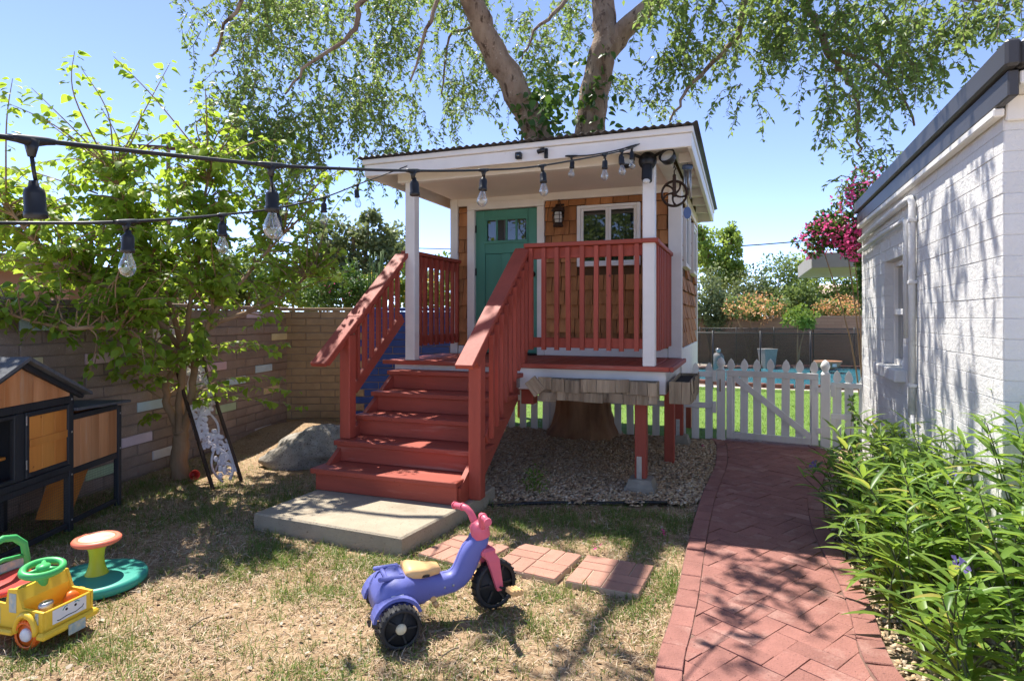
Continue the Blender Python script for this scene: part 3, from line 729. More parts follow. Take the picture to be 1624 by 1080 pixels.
for k in range(9):
    v = -.96 + k * .103; zt = railz(v) - .06; zb = zt - .80
    u = NR + .075
    obj('baluster', B().prism([(v - .018, zb - .022), (v + .018, zb + .012), (v + .018, zt), (v - .018, zt - .02)], u - .018, u + .018, 'x'), red_z, st)
obj('bottom_rail', beam((NR + .035, -1.03, railz(-1.03) - .80), (NR + .035, -.06, railz(-.06) - .80), .036, .09), red_y, st)
obj('bottom_rail', beam((NL + .0, -.87, railz(-.87) - .60), (NL + .0, -.05, railz(-.05) - .60), .04, .10), red_y, st)
for k in range(7):
    v = -.78 + k * .113; zt = railz(v) - .15; zb = railz(v) - .61
    u = NL
    obj('baluster', B().prism([(v - .018, zb - .01), (v + .018, zb + .02), (v + .018, zt + .02), (v - .018, zt - .01)], u - .018, u + .018, 'x'), red_z, st)

# porch railings
def rail_run(p, q, nbal, outside):
    """railing between two points of the porch; outside = side on which the balusters are screwed"""
    rr = empty('railing', parent=ph); p, q = Vector(p), Vector(q); L = (q - p).length; a = math.atan2(q.y - p.y, q.x - p.x)
    rr.location = (p.x, p.y, 0); rr.rotation_euler = (0, 0, a); hz = red_x
    bx('top_rail', hz, rr, 0, L, -.07, .07, 2.147, 2.185, .005)
    bx('rail_board', hz, rr, 0, L, -.018, .018, 2.045, 2.145, .004)
    bx('bottom_rail', hz, rr, 0, L, -.018, .018, 1.235, 1.325, .004)
    s = outside; m0 = B().prism([(-.019, 1.215), (.019, 1.215), (.019, 2.142), (-.019, 2.142)], s * .0195, s * .0555, 'y').mesh('baluster'); m0.materials.append(red_z)
    for k in range(nbal):
        o = bpy.data.objects.new('baluster', m0); C.objects.link(o); o.parent = rr; o.location = ((k + .55) * L / nbal, 0, random.gauss(0, .002)); o.rotation_euler = (0, random.gauss(0, .004), 0)
rail_run((-1.128, -.01, 0), (-.052, -.01, 0), 9, -1)
rail_run((.01, .052, 0), (.01, VW - .004, 0), 9, -1)
rail_run((-2.42, .052, 0), (-2.42, VW - .004, 0), 9, -1)
bx('top_rail', red_x, ph, -.056, .085, -.08, .05, 2.149, 2.187, .005)
# white porch posts
for u in (0.0, -2.33):
    bx('post', white_p, ph, u - .052, u + .052, -.052, .05, DK + .002, 2.843, .005)

# walls
def shingles(parent, face, a0, a1, z0, z1, holes, wmin=.10, wmax=.22, rowh=.155):
    """cedar shingles as parts; face(a, z, off) gives the wall-local position"""
    z = z0; r_ = 0
    while z < z1 - .02:
        zt = min(z + rowh, z1); a = a0 - random.uniform(0, .1)
        while a < a1:
            w = random.uniform(wmin, wmax); s, e = max(a, a0), min(a + w, a1); a += w
            segs = [(s, e)]
            for (h0, h1, hz0, hz1) in holes:
                if zt > hz0 + .01 and z < hz1 - .01:
                    nn = []
                    for (p, q) in segs:
                        if q <= h0 or p >= h1: nn.append((p, q)); continue
                        if p < h0: nn.append((p, h0))
                        if q > h1: nn.append((h1, q))
                    segs = nn
            for (p, q) in segs:
                if q - p < .02: continue
                lo = z + .003; hi = zt + (.012 if zt < z1 else 0)
                for (h0, h1, hz0, hz1) in holes:
                    if p < h1 - .005 and q > h0 + .005:
                        if lo < hz1 < hi: lo = hz1
                        if lo < hz0 < hi: hi = hz0
                if hi - lo < .02: continue
                jb = random.uniform(-.005, .005); t0 = random.uniform(.026, .044); t1 = .002; g = .004
                V = [face(x, zz, off) for zz, off in ((lo + jb, t0), (hi, t1)) for x in (p + g, q - g)] + [face(x, zz, 0) for zz in (lo + jb, hi) for x in (p + g, q - g)]
                ctr = sum((Vector(x) for x in V), Vector()) / 8
                b = B()
                for f in ((0, 1, 3, 2), (0, 4, 5, 1), (0, 2, 6, 4), (1, 5, 7, 3), (2, 3, 7, 6)):
                    P = [Vector(V[i]) for i in f]; nr = (P[1] - P[0]).cross(P[2] - P[0])
                    if nr.dot(sum(P, Vector()) / 4 - ctr) < 0: f = f[::-1]
                    b.add([tuple(Vector(V[i]) - ctr) for i in f], [(0, 1, 2, 3)])
                o = obj('shingle', b, shingle_m, parent, loc=ctr); o.data.materials.append(shingle_end_shade); o.data.polygons[1].material_index = 1  # bottom face gets the painted row shade
        z += rowh; r_ += 1
fwall = empty('front_wall', parent=ph)
sheath = mat('sheathing', (.10, .05, .02), .9, .2, 5, .2, 30, orand=0)
DO = (-2.175, -1.413, DK + .02, 2.755)      # door opening
WO = (-.905, -.298, 2.095, 2.70)            # front window
bx('sheathing', sheath, fwall, UL + .01, DO[0] - .095, VW + .022, VW + .08, DK, 2.95)
bx('sheathing', sheath, fwall, DO[1] + .09, UR - .01, VW + .022, VW + .08, DK, 2.95)
bx('sheathing', sheath, fwall, DO[0] - .093, DO[1] + .088, VW + .022, VW + .08, 2.85, 2.95)
fr_face = lambda a, z, off: (a, VW + .02 - off, z)
shingles(fwall, fr_face, UL + .08, DO[0] - .10, DK + .10, 2.80, [])
shingles(fwall, fr_face, DO[1] + .092, UR - .118, DK + .10, 2.815, [(WO[0] - .045, WO[1] + .045, WO[2] - .03, WO[3] + .03)])
bx('base_board', white_p, fwall, DO[1] + .09, UR - .12, VW - .014, VW + .02, DK + .003, DK + .098)
bx('base_board', white_p, fwall, UL + .082, DO[0] - .10, VW - .014, VW + .02, DK + .003, DK + .098)
bx('corner_trim', white_p, fwall, UR - .115, UR + .022, VW - .02, VW + .021, DK + .003, 2.95)
bx('corner_trim', white_p, fwall, UL - .02, UL + .075, VW - .02, VW + .021, DK + .003, 2.95)
bx('frieze_board', white_p, fwall, UL + .078, UR - .118, VW - .012, VW + .021, 2.818, 2.95)
dt = empty('door_frame', parent=ph)
bx('casing', white_p, dt, DO[0] - .095, DO[0] - .003, VW - .022, VW + .06, DK + .003, 2.76)
bx('casing', white_p, dt, DO[1] + .003, DO[1] + .088, VW - .022, VW + .06, DK + .003, 2.76)
bx('casing', white_p, dt, DO[0] - .095, DO[1] + .088, VW - .024, VW + .06, 2.762, 2.85)
bx('threshold', black_iron, dt, DO[0], DO[1], VW - .01, VW + .06, DK + .002, DK + .018)
# door: stiles and rails with recessed panels and four small panes
dr = empty('door', parent=ph); yd = VW + .018
dx0, dx1, dz0, dz1 = DO[0], DO[1], DO[2], DO[3] - .002
gx0, gx1, gz0, gz1 = dx0 + .145, dx1 - .135, 2.40, 2.635
b = B()
b.box(dx0, dx0 + .115, yd, yd + .04, dz0, dz1); b.box(dx1 - .115, dx1, yd, yd + .04, dz0, dz1)
b.box(dx0 + .116, dx1 - .116, yd, yd + .04, gz1 + .02, dz1); b.box(dx0 + .116, dx1 - .116, yd, yd + .04, 2.25, gz0 - .02)
b.box(dx0 + .116, dx1 - .116, yd, yd + .04, dz0, dz0 + .2)
mx = (dx0 + dx1) / 2; b.box(mx - .055, mx + .055, yd, yd + .04, dz0 + .202, 2.248)
obj('stiles_and_rails', b, teal, dr)
for p0, p1 in ((dx0 + .117, mx - .056), (mx + .056, dx1 - .117)): bx('panel', teal, dr, p0, p1, yd + .016, yd + .03, dz0 + .203, 2.247, .002)
b = B(); b.box(gx0 - .03, gx1 + .02, yd - .012, yd + .02, gz1, gz1 + .03); b.box(gx0 - .03, gx1 + .02, yd - .016, yd + .02, gz0 - .035, gz0)
b.box(gx0 - .03, gx0, yd - .011, yd + .02, gz0 + .001, gz1 - .001); b.box(gx1, gx1 + .02, yd - .011, yd + .02, gz0 + .001, gz1 - .001)
pw = (gx1 - gx0) / 4
for k in (1, 2, 3): b.box(gx0 + k * pw - .011, gx0 + k * pw + .011, yd - .008, yd + .02, gz0 + .001, gz1 - .001)
obj('pane_frame', b, teal, dr)
for k in range(4): bx('pane', pane_m, dr, gx0 + k * pw + .0115, gx0 + (k + 1) * pw - .0115, yd + .004, yd + .01, gz0 + .001, gz1 - .001, .001)
kb = B(); kb.m = Matrix.Translation((dx1 - .06, yd, 2.0)) @ Matrix.Rotation(R(90), 4, 'X'); kb.lathe([(.0, .062), (.02, .06), (.028, .048), (.027, .035), (.012, .028), (.012, .008), (.034, .006), (.034, -.001)], 16)
obj('knob', kb, black_iron, dr)
for z in (1.3, 2.0, 2.5): bx('hinge', black_iron, dr, dx0 - .006, dx0 + .012, yd - .012, yd - .0005, z, z + .085, .002)
# front window
def window(parent, x0, x1, z0, z1, M, panes=2):
    wd = empty('window', parent=parent); wd.matrix_local = M
    b = B(); f = .035
    b.box(x0 - .04, x0, -.035, .03, z0 - .03, z1 + .03); b.box(x1, x1 + .04, -.035, .03, z0 - .03, z1 + .03)
    b.box(x0 + .001, x1 - .001, -.034, .03, z1, z1 + .03); b.box(x0 + .001, x1 - .001, -.038, .03, z0 - .03, z0)
    obj('frame', b, white_p, wd); w = (x1 - x0) / panes
    for k in range(panes):
        s = B(); a0, a1 = x0 + k * w + .0015, x0 + (k + 1) * w - .0015
        s.box(a0, a0 + .028, -.02, .02, z0 + .001, z1 - .001); s.box(a1 - .028, a1, -.02, .02, z0 + .001, z1 - .001); s.box(a0 + .029, a1 - .029, -.02, .02, z0 + .001, z0 + .028); s.box(a0 + .029, a1 - .029, -.02, .02, z1 - .028, z1 - .001)
        obj('sash', s, white_p, wd)
        bx('pane', pane_m, wd, a0 + .0285, a1 - .0285, -.004, .002, z0 + .0285, z1 - .0285, .001)
window(ph, WO[0], WO[1], WO[2], WO[3], Matrix.Translation((0, VW - .005, 0)))
# right side wall
swall = empty('side_wall', parent=ph)
S1, S2 = (1.50, 2.05, 2.09, 2.66), (2.62, 3.22, 2.09, 2.66)
bx('sheathing', sheath, swall, UR - .08, UR - .022, VW + .082, VB, DK, 2.95)
shingles(swall, lambda a, z, off: (UR - .02 + off, a, z), VW + .075, VB - .075, DK + .103, 2.80, [(s[0] - .045, s[1] + .045, s[2] - .03, s[3] + .03) for s in (S1, S2)])
bx('corner_trim', white_p, swall, UR - .02, UR + .021, VW + .022, VW + .072, DK + .102, 2.95)
bx('corner_trim', white_p, swall, UR - .02, UR + .021, VB - .072, VB + .01, DK + .102, 2.95)
bx('frieze_board', white_p, swall, UR - .02, UR + .012, VW + .074, VB - .074, 2.803, 2.95)
for s in (S1, S2): window(ph, s[0], s[1], s[2], s[3], Matrix.Translation((UR + .012, 0, 0)) @ Matrix.Rotation(R(90), 4, 'Z'), 1)
bx('rear_wall', sheath, ph, UL + .01, UR - .085, VB - .06, VB - .003, DK, 2.95)
lwall = empty('side_wall', parent=ph)
bx('sheathing', sheath, lwall, UL + .02, UL + .08, VW + .082, VB - .062, DK, 2.95)
shingles(lwall, lambda a, z, off: (UL + .02 - off, a, z), VW + .025, VB, DK, 2.95, [], .2, .3, .17)
bx('floor', sheath, ph, UL + .085, UR - .085, VW + .085, VB - .065, DK - .03, DK - .002)

# roof: header on the posts, fascia, ceiling, lookouts and corrugated sheet
ro = empty('roof', parent=ph)
RX0, RX1, RY0, RY1 = -2.69, .375, -.30, 3.80
bx('header_beam', white_p, ro, -2.47, .20, -.055, .04, 2.845, 2.945, .006)
bx('fascia', white_p, ro, RX0, RX1, RY0, RY0 + .035, 2.875, 2.985, .005)
bx('fascia', white_p, ro, RX0 - .012, RX1 + .012, RY0 - .02, RY0 + .033, 2.987, 3.035, .005)
bx('fascia', white_p, ro, RX1 - .035, RX1, RY0 + .037, RY1, 2.870, 2.985, .005)
bx('fascia', white_p, ro, RX1 - .033, RX1 + .012, RY0 + .036, RY1, 2.987, 3.033, .005)
bx('fascia', white_p, ro, RX0, RX0 + .035, RY0 + .037, RY1, 2.870, 3.033, .005)
bx('fascia', white_p, ro, RX0 + .037, RX1 - .037, RY1 - .035, RY1, 2.870, 3.033, .005)
bx('porch_ceiling', ceil_p, ro, -2.46, .16, .042, VW - .014, 2.90, 2.915, .002)
bx('porch_soffit', white_p, ro, RX0 + .037, RX1 - .037, RY0 + .037, -.057, 2.975, 2.99, .002)
bx('eave_soffit', white_p, ro, .167, RX1 - .037, -.05, RY1 - .04, 3.0, 3.012, .002)
bx('eave_soffit', white_p, ro, RX0 + .037, -2.475, -.05, RY1 - .04, 3.0, 3.012, .002)
bx('roof_deck', sheath, ro, RX0 + .04, RX1 - .04, RY0 + .04, RY1 - .04, 3.014, 3.034, .002)
bx('ceiling_beam', white_p, ro, .05, .165, .042, VW - .022, 2.86, 2.94, .004)
for v in (.35, .85, 1.4, 2.0, 2.6, 3.2):
    bx('lookout', white_p, ro, .21 if v < 1.2 else .17, RX1 - .037, v, v + .04, 2.91, 2.998, .004)
nx = 220; ny = 6; cx0, cx1, cy0, cy1 = RX0 - .05, RX1 + .05, RY0 - .07, RY1 + .06; V = []; Fq = []
for lay in (0, 1):
    for j in range(ny):
        for i in range(nx):
            x = cx0 + (cx1 - cx0) * i / (nx - 1); V.append((x, cy0 + (cy1 - cy0) * j / (ny - 1), 3.046 + .009 * math.sin(x * 2 * math.pi / .066) + (.003 if lay else 0) ))
for lay in (0, 1):
    o_ = lay * nx * ny
    for j in range(ny - 1):
        for i in range(nx - 1):
            q = (o_ + j * nx + i, o_ + j * nx + i + 1, o_ + (j + 1) * nx + i + 1, o_ + (j + 1) * nx + i); Fq.append(q if lay else q[::-1])
T_ = nx * ny
for i in range(nx - 1): Fq.append((i, i + 1, T_ + i + 1, T_ + i)); e_ = (ny - 1) * nx; Fq.append((e_ + i + 1, e_ + i, T_ + e_ + i, T_ + e_ + i + 1))
obj('corrugated_sheet', fast_mesh('corrugated_sheet', np.array(V), np.array(Fq), True), roof_m, ro)

# concrete slab at the foot of the stairs
slp = [(-2.50, -1.95), (-1.26, -2.02), (-1.14, -1.0), (-1.16, -.70), (-2.45, -.72)]
sb = B(); sb.m = Matrix.Translation(O) @ Matrix.Rotation(TH, 4, 'Z')
ins = lambda p, d: (p[0] + d * (1 if p[0] < -1.8 else -1), p[1] + d * (1 if p[1] < -1.4 else -1))
nS = len(slp)
sb.add([(*p, -.03) for p in slp] + [(*p, .108) for p in slp] + [(*ins(p, .012), .119) for p in slp], [(r_ * nS + i, r_ * nS + (i + 1) % nS, (r_ + 1) * nS + (i + 1) % nS, (r_ + 1) * nS + i) for r_ in (0, 1) for i in range(nS)] + [tuple(range(2 * nS, 3 * nS))])
obj('concrete_slab', sb, conc, label='pale concrete slab at the foot of the red stairs', cat='slab')

# shingle-clad planter boxes below the porch
def planter(name, L, label):
    p = empty(name, label=label, cat='planter', group='weathered planter boxes under the porch')
    bx('box_side', weathered, p, 0, L, 0, .015, 0, .15, .002); bx('box_side', weathered, p, 0, L, .155, .17, 0, .15, .002)
    bx('box_end', weathered, p, 0, .015, .016, .154, 0, .15, .002); bx('box_end', weathered, p, L - .015, L, .016, .154, 0, .15, .002)
    bx('soil', soil, p, .016, L - .016, .016, .154, .02, .125, .002)
    for r_ in (0, 1):
        a = -.01 - .03 * r_
        while a < L:
            w = random.uniform(.10, .17); q0, q1 = max(a, -.008), min(a + w, L + .008); a += w
            if q1 - q0 < .03: continue
            z0 = -.035 + .085 * r_; o = bx('shingle', weathered, p, -(q1 - q0) / 2 + .002, (q1 - q0) / 2 - .002, -.008, 0, 0, .11 if r_ else .08, .002, loc=((q0 + q1) / 2, -.006 - .008 * r_, z0 + random.uniform(-.014, .012)), rot=(random.gauss(-.05, .035), random.gauss(0, .03), random.gauss(0, .03)))
    return p
p1 = planter('planter_box', 1.02, 'long weathered shingle planter box along the front porch edge')
q = h2w(-.93, -.215, .815); p1.location = q; p1.rotation_euler = (0, 0, TH)
bx('loose_shingle', weathered, p1, -.06, .06, -.012, 0, -.075, .075, .002, loc=(-.035, -.02, .085), rot=(0, R(-38), 0))
p2 = planter('planter_box', .95, 'weathered shingle planter box with bare soil at the porch corner')
q = h2w(.165 + .17, -.16, .815)
p2.location = h2w(.345, -.10, .815); p2.rotation_euler = (0, 0, TH + R(90))
a = -.005
for w in (.075, .10):
    bx('shingle', weathered, p2, -.016, -.006, a, a + w - .003, -.03, .155, .002); a += w

# ------------------------------------------------------------------ things hung on the playhouse
def house_thing(name, u, v, z, label, cat, extra=0): return empty(name, h2w(u, v, z), TH + extra, label=label, cat=cat)
ln = house_thing('wall_lantern', -1.135, VW - .12, 2.50, 'dark bronze lantern on the shingle wall beside the teal door', 'lantern')
b = B(); b.lathe([(0, 0), (.055, 0), (.058, .02), (.045, .03), (.045, .045)], 16); b.lathe([(.046, .165), (.075, .17), (.072, .185), (.045, .215), (.03, .225), (.03, .245), (.0, .25)], 16)
obj('lamp_body', b, bronze, ln)
b = B()
for k in range(6):
    w = k * math.pi / 3; b.tube([(.048 * math.cos(w), .048 * math.sin(w), .03), (.064 * math.cos(w), .064 * math.sin(w), .10), (.05 * math.cos(w), .05 * math.sin(w), .17)], .004, 5)
for z in (.075, .125): b.tube([(.063 * math.cos(w), .063 * math.sin(w), z) for w in np.linspace(0, 6.283, 19)], .0035, 5)
obj('cage', b, bronze, ln)
milk = mat('frosted_glass', (.62, .60, .54), .25, .05, 5, 0, 9, orand=0)
obj('lamp_glass', B().lathe([(.03, .04), (.044, .06), (.046, .11), (.038, .16)], 16), milk, ln)
obj('hanger', B().tube([(.0, .0, .25), (0, .005, .285), (0, .035, .305), (0, .075, .29), (0, .1, .25), (0, .105, .2)], .006, 6), bronze, ln)
obj('wall_plate', B().box(-.04, .04, .103, .115, .12, .27, .01), bronze, ln)

fl = house_thing('security_light', .0, -.052, 2.80, 'black floodlight camera with two round lamps on the right porch post', 'security light')
fl.scale = (1.2, 1.2, 1.2); b = B(); b.m = Matrix.Translation((0, -.045, .03)); b.ball((0, 0, 0), (.065, .05, .065), 16, 10); obj('body', b, black_pl, fl)
obj('bracket', B().box(-.03, .03, -.02, -.001, -.02, .07), black_pl, fl)
for s in (-1, 1):
    arm = B().tube([(s * .04, -.05, .055), (s * .09, -.065, .075), (s * .11, -.07, .065)], .012, 8); hd = obj('lamp_arm', arm, black_pl, fl)
    M = Matrix.Translation((s * .145, -.085, .035)) @ Matrix.Rotation(R(65), 4, 'X') @ Matrix.Rotation(R(-18 * s), 4, 'Y')
    b = B(); b.m = M; b.lathe([(0, -.05), (.03, -.048), (.052, -.02), (.058, .03), (.052, .032), (.048, .01)], 18); obj('lamp_shade', b, black_pl, hd)
    b = B(); b.m = M; b.lathe([(0, .014), (.047, .012)], 18); obj('lens', b, milk, hd)
b = B(); b.m = Matrix.Translation((.0, -.075, -.055)) @ Matrix.Rotation(R(-14), 4, 'X'); b.box(-.034, .034, -.035, .035, -.075, .055, .012); cb = obj('camera_body', b, black_pl, fl)
b = B(); b.m = Matrix.Translation((.0, -.075, -.055)) @ Matrix.Rotation(R(-14), 4, 'X'); b.ball((0, -.018, -.078), (.026, .02, .02), 12, 8); obj('sensor_dome', b, milk, cb)

pu = house_thing('pulley_wheel', .175, .34, 2.63, 'rusty iron well pulley wheel with curved spokes hanging at the porch corner', 'pulley', R(8))
pu.scale = (1.22, 1.22, 1.22); b = B(); rw = .098
prof = [(rw - .012, -.017), (rw, -.02), (rw - .006, -.006), (rw - .006, .006), (rw, .02), (rw - .012, .017), (rw - .016, 0), (rw - .012, -.017)]
b.m = Matrix.Rotation(R(90), 4, 'X'); b.lathe(prof, 36); obj('rim', b, bronze, pu)
for k in range(5):
    w = k * 2 * math.pi / 5 + .3; path_ = [(math.cos(w + .75 * t) * rw * .88 * t, 0, math.sin(w + .75 * t) * rw * .88 * t) for t in np.linspace(.12, 1, 8)]
    obj('spoke', B().tube(path_, [.011, .009, .008, .007, .007, .007, .008, .009], 7), bronze, pu)
b = B(); b.m = Matrix.Rotation(R(90), 4, 'X'); b.lathe([(0, -.026), (.018, -.026), (.02, 0), (.018, .026), (0, .026)], 14); obj('hub', b, bronze, pu)
obj('yoke', B().box(-.012, .012, -.034, -.028, -.02, .125, .003).box(-.012, .012, .028, .034, -.02, .125, .003).box(-.012, .012, -.034, .034, .126, .136, .003), bronze, pu)
obj('hook', B().tube([(0, 0, .136), (0, 0, .17), (.012, 0, .185), (0, 0, .20), (-.012, 0, .19)], .005, 6).tube([(0, 0, .20), (0, 0, .24), (-.04, .03, .245)], .004, 6), bronze, pu)

wc = house_thing('wind_chime', .285, .40, 2.56, 'silver tube wind chime with blue cap and paddle under the eave', 'wind chime')
blue_pl = mat('slate_blue_plastic', (.10, .16, .33), .4, .08, 5, 0, 9, orand=0)
obj('cap', B().lathe([(0, .335), (.046, .332), (.05, .315), (.046, .30), (0, .298)], 16), blue_pl, wc)
for k in range(4):
    w = k * math.pi / 2 + .5; obj('tube', B().tube([(.03 * math.cos(w), .03 * math.sin(w), .29), (.03 * math.cos(w), .03 * math.sin(w), .03 + .03 * k)], .008, 8), galv, wc)
obj('cord', B().tube([(0, 0, .33), (0, 0, .43)], .002, 4).tube([(0, 0, .29), (0, 0, -.06)], .002, 4), black_pl, wc)
obj('clapper', B().lathe([(0, .12), (.018, .118), (.018, .108), (0, .106)], 12), black_pl, wc)
obj('paddle', B().prism([(.035 * math.cos(w), -.10 + .055 * math.sin(w)) for w in np.linspace(0, 6.283, 17)[:-1]], -.003, .003, 'y'), blue_pl, wc)

cm = house_thing('fascia_camera', -1.087, RY0 - .021, 2.925, 'small square black camera on the porch fascia', 'camera')
b = B(); b.m = Matrix.Rotation(R(90), 4, 'X'); b.lathe([(0, .034), (.012, .034), (.016, .028)], 14)
obj('body', B().box(-.028, .028, -.026, .018, -.028, .03, .006), black_pl, cm); obj('lens', b, pane_m, cm)
cm2 = house_thing('swivel_spotlight', -.843, RY0 - .001, 2.925, 'small black swivel spotlight on the porch fascia', 'spotlight')
obj('mount', B().box(-.012, .02, -.02, .0, -.04, .045, .004).tube([(.002, -.02, .02), (-.02, -.04, .02)], .008, 8), black_pl, cm2)
b = B(); b.m = Matrix.Translation((-.03, -.05, .018)) @ Matrix.Rotation(R(75), 4, 'Y'); b.lathe([(0, -.035), (.018, -.033), (.022, .0), (.02, .035), (0, .034)], 12); obj('head', b, black_pl, cm2)

# ------------------------------------------------------------------ string lights
SOCK = B().lathe([(.0, .072), (.008, .072), (.010, .060), (.017, .054), (.0195, .045), (.0195, .010), (.0215, .008), (.0215, -.004), (.017, -.006), (0, -.006)], 14).mesh('socket'); SOCK.materials.append(black_pl)
BULB = B().lathe([(.012, .0), (.0125, -.012), (.020, -.030), (.0265, -.050), (.0265, -.062), (.020, -.078), (.010, -.086), (0, -.088)], 14).mesh('bulb'); BULB.materials.append(bulb_m)
FIL = B().tube([(0, 0, -.002), (0, 0, -.030), (.006, 0, -.055), (0, 0, -.060), (-.006, 0, -.055), (0, 0, -.03)], .0012, 4).mesh('filament'); FIL.materials.append(galv)
HANG = B().tube([(0, 0, 0), (0, 0, -.022)], [.016, .009], 8).mesh('hanger'); HANG.materials.append(black_pl)
def strand(pts, socks, label, drop=.09, rad=.0055, curve=None):
    """cable through world points; sockets at (x, drop, has_bulb) given by parameter along the point list"""
    root = empty('string_lights', pts[0], label=label, cat='string lights', group='black outdoor light strings over the yard')
    P = [Vector(p) - Vector(pts[0]) for p in pts]; path_ = []
    def cr(t):      # catmull-rom
        i = min(int(t), len(P) - 2); f = t - i; a = P[max(i - 1, 0)]; b_ = P[i]; c = P[i + 1]; d = P[min(i + 2, len(P) - 1)]
        return .5 * ((2 * b_) + (c - a) * f + (2 * a - 5 * b_ + 4 * c - d) * f * f + (3 * b_ - a - 3 * c + d) * f ** 3)
    N = (len(P) - 1) * 8
    obj('cable', B().tube([cr(k * (len(P) - 1) / N) for k in range(N + 1)], rad, 8), black_pl, root)
    for (t, dr_, bulb) in socks:
        p = cr(t); dirv = cr(min(t + .05, len(P) - 1)) - cr(max(t - .05, 0)); rz = math.atan2(dirv.y, dirv.x)
        sl_ = math.atan2(dirv.z, math.hypot(dirv.x, dirv.y)); hb = B()
        hb.m = Matrix.Translation(p) @ Matrix.Rotation(rz, 4, 'Z') @ Matrix.Rotation(-sl_, 4, 'Y')
        hb.tube([(-.055, 0, 0), (-.035, 0, 0), (0, 0, -.003), (.035, 0, 0), (.055, 0, 0)], [.0065, .0085, .012, .0085, .0065], 8)
        hb.m = Matrix.Translation(p); hb.tube([(0, 0, 0), (0, 0, -.035)], [.015, .007], 8)
        sw = Vector((random.uniform(-.008, .008), random.uniform(-.01, .01), 0))
        hb.tube([(0, 0, -.03), sw * .5 + Vector((0, 0, -.035 - dr_ * .5)), sw + Vector((0, 0, -.03 - dr_))], .0042, 6)
        hg = obj('drop_lead', hb, black_pl, root)
        sk = bpy.data.objects.new('socket', SOCK); C.objects.link(sk); sk.parent = root; sk.location = p + sw + Vector((0, 0, -.10 - dr_)); sk.rotation_euler = (random.gauss(0, .05), random.gauss(0, .05), 0)
        if bulb:
            for me_, nm in ((BULB, 'bulb'), (FIL, 'filament')):
                q = bpy.data.objects.new(nm, me_); C.objects.link(q); q.parent = sk
    return root
endR = h2w(-.035, RY0 - .03, 2.925); endL = h2w(-2.20, RY0 - .03, 2.93)
s1p = [at(-160, 200, 1.0), at(50, 222, 1.27), at(240, 243, 1.55), at(430, 262, 1.86), at(545, 268, 2.15), at(655, 271, 2.62), at(767, 270, 3.15), at(860, 263, 3.72), at(985, 240, 4.66), endR]
strand(s1p, [(1, .055, False), (3, .035, True), (5, .0, False), (6, .0, True), (7, .0, True), (7.72, .0, True), (8.02, .0, True)], 'nearest light string running from the upper left to the porch corner')
s2p = [at(-120, 352, 1.5), at(20, 354, 1.85), at(200, 352, 2.10), at(352, 341, 2.9), at(440, 330, 3.5), at(515, 313, 4.2), at(567, 293, 5.0), at(600, 281, 5.5), endL]
strand(s2p, [(2, .0, True), (3, -.005, True), (4.0, .0, True), (5, .0, True), (6, .0, True)], 'lower light string sagging in front of the leafy tree on the left')
s3p = [h2w(-.62, RY0 - .028, 2.88), h2w(-.45, RY0 - .035, 2.87), h2w(-.25, RY0 - .035, 2.885), h2w(-.05, RY0 - .03, 2.92)]
strand(s3p, [(.12, .0, True), (2.7, .0, True)], 'short light string looped along the right end of the porch fascia')

# ------------------------------------------------------------------ picket fences and gate
def picket_poly(h, w=.088):
    a = w / 2; t = h - .17
    return [(-a, 0), (a, 0), (a, t), (a * .55, t + .022), (a * .55, t + .034), (a * .92, t + .06), (a * .98, t + .085), (a * .62, t + .135), (0, h), (-a * .62, t + .135), (-a * .98, t + .085), (-a * .92, t + .06), (-a * .55, t + .034), (-a * .55, t + .022), (-a, t)]
PK = {}
def picket(parent, x, z0, h, y=0):
    k = round(h, 2)
    if k not in PK: PK[k] = B().prism(picket_poly(k), 0, .018, 'y').mesh('picket'); PK[k].materials.append(white_f)
    o = bpy.data.objects.new('picket', PK[k]); C.objects.link(o); o.parent = parent; o.location = (x, y, z0 + random.gauss(0, .004)); o.rotation_euler = (0, random.gauss(0, .006), 0); return o
def gate_post(parent, x, y, h=1.03, s=.05):
    b = B(); b.box(x - s, x + s, y - s, y + s, -.02, h - .16, .006)
    pr = [(s * 1.02, h - .158), (s * .62, h - .135), (s * .60, h - .125), (s * .98, h - .085), (s * 1.0, h - .065), (s * .6, h - .02), (.004, h)]
    b.m = Matrix.Translation((x, y, 0)); b.lathe(pr, 4 * 4)
    return obj('post', b, white_f, parent)
G0 = Vector((2.55, 7.54, 0)); G1 = Vector((3.55, 7.0, 0)); ga = math.atan2(G1.y - G0.y, G1.x - G0.x); GL = (G1 - G0).length
# left run, going from the gate post back behind the playhouse
F1 = Vector((-.12, 8.42, 0)); fa = math.atan2(G0.y - F1.y, G0.x - F1.x); FL = (G0 - F1).length
fe = empty('picket_fence', F1, fa, label='white picket fence running from the gate behind the playhouse stilts', cat='fence')
for z in (.40, .78): bx('rail', white_f, fe, .04, FL - .056, -.022, -.002, z, z + .07, .004)
nP = 17
for k in range(nP): picket(fe, .12 + (FL - .26) * k / (nP - 1), .02, .94)
gate_post(fe, FL, 0); gate_post(fe, .0, .0, .95)
bx('post', white_f, fe, .62, .74, .02, .12, -.02, .86); 
for z in (.35, .73): bx('rail_block', white_f, fe, FL - .10, FL - .053, -.045, -.0235, z, z + .14, .004)
obj('gate_handle', B().tube([(FL - .01, -.052, .62), (FL - .01, -.075, .64), (FL - .01, -.075, .74), (FL - .01, -.052, .76)], .008, 6), mat('rusty_steel', (.24, .15, .09), .7, .3, 20, .2, 40, orand=0), fe)
gt = empty('picket_gate', G0, ga, label='white picket gate with diagonal brace at the end of the brick path', cat='gate')
gx0, gx1 = .07, GL - .07
bx('stile', white_f, gt, gx0, gx0 + .07, -.045, -.021, .06, .80); bx('stile', white_f, gt, gx1 - .07, gx1, -.045, -.021, .06, .80)
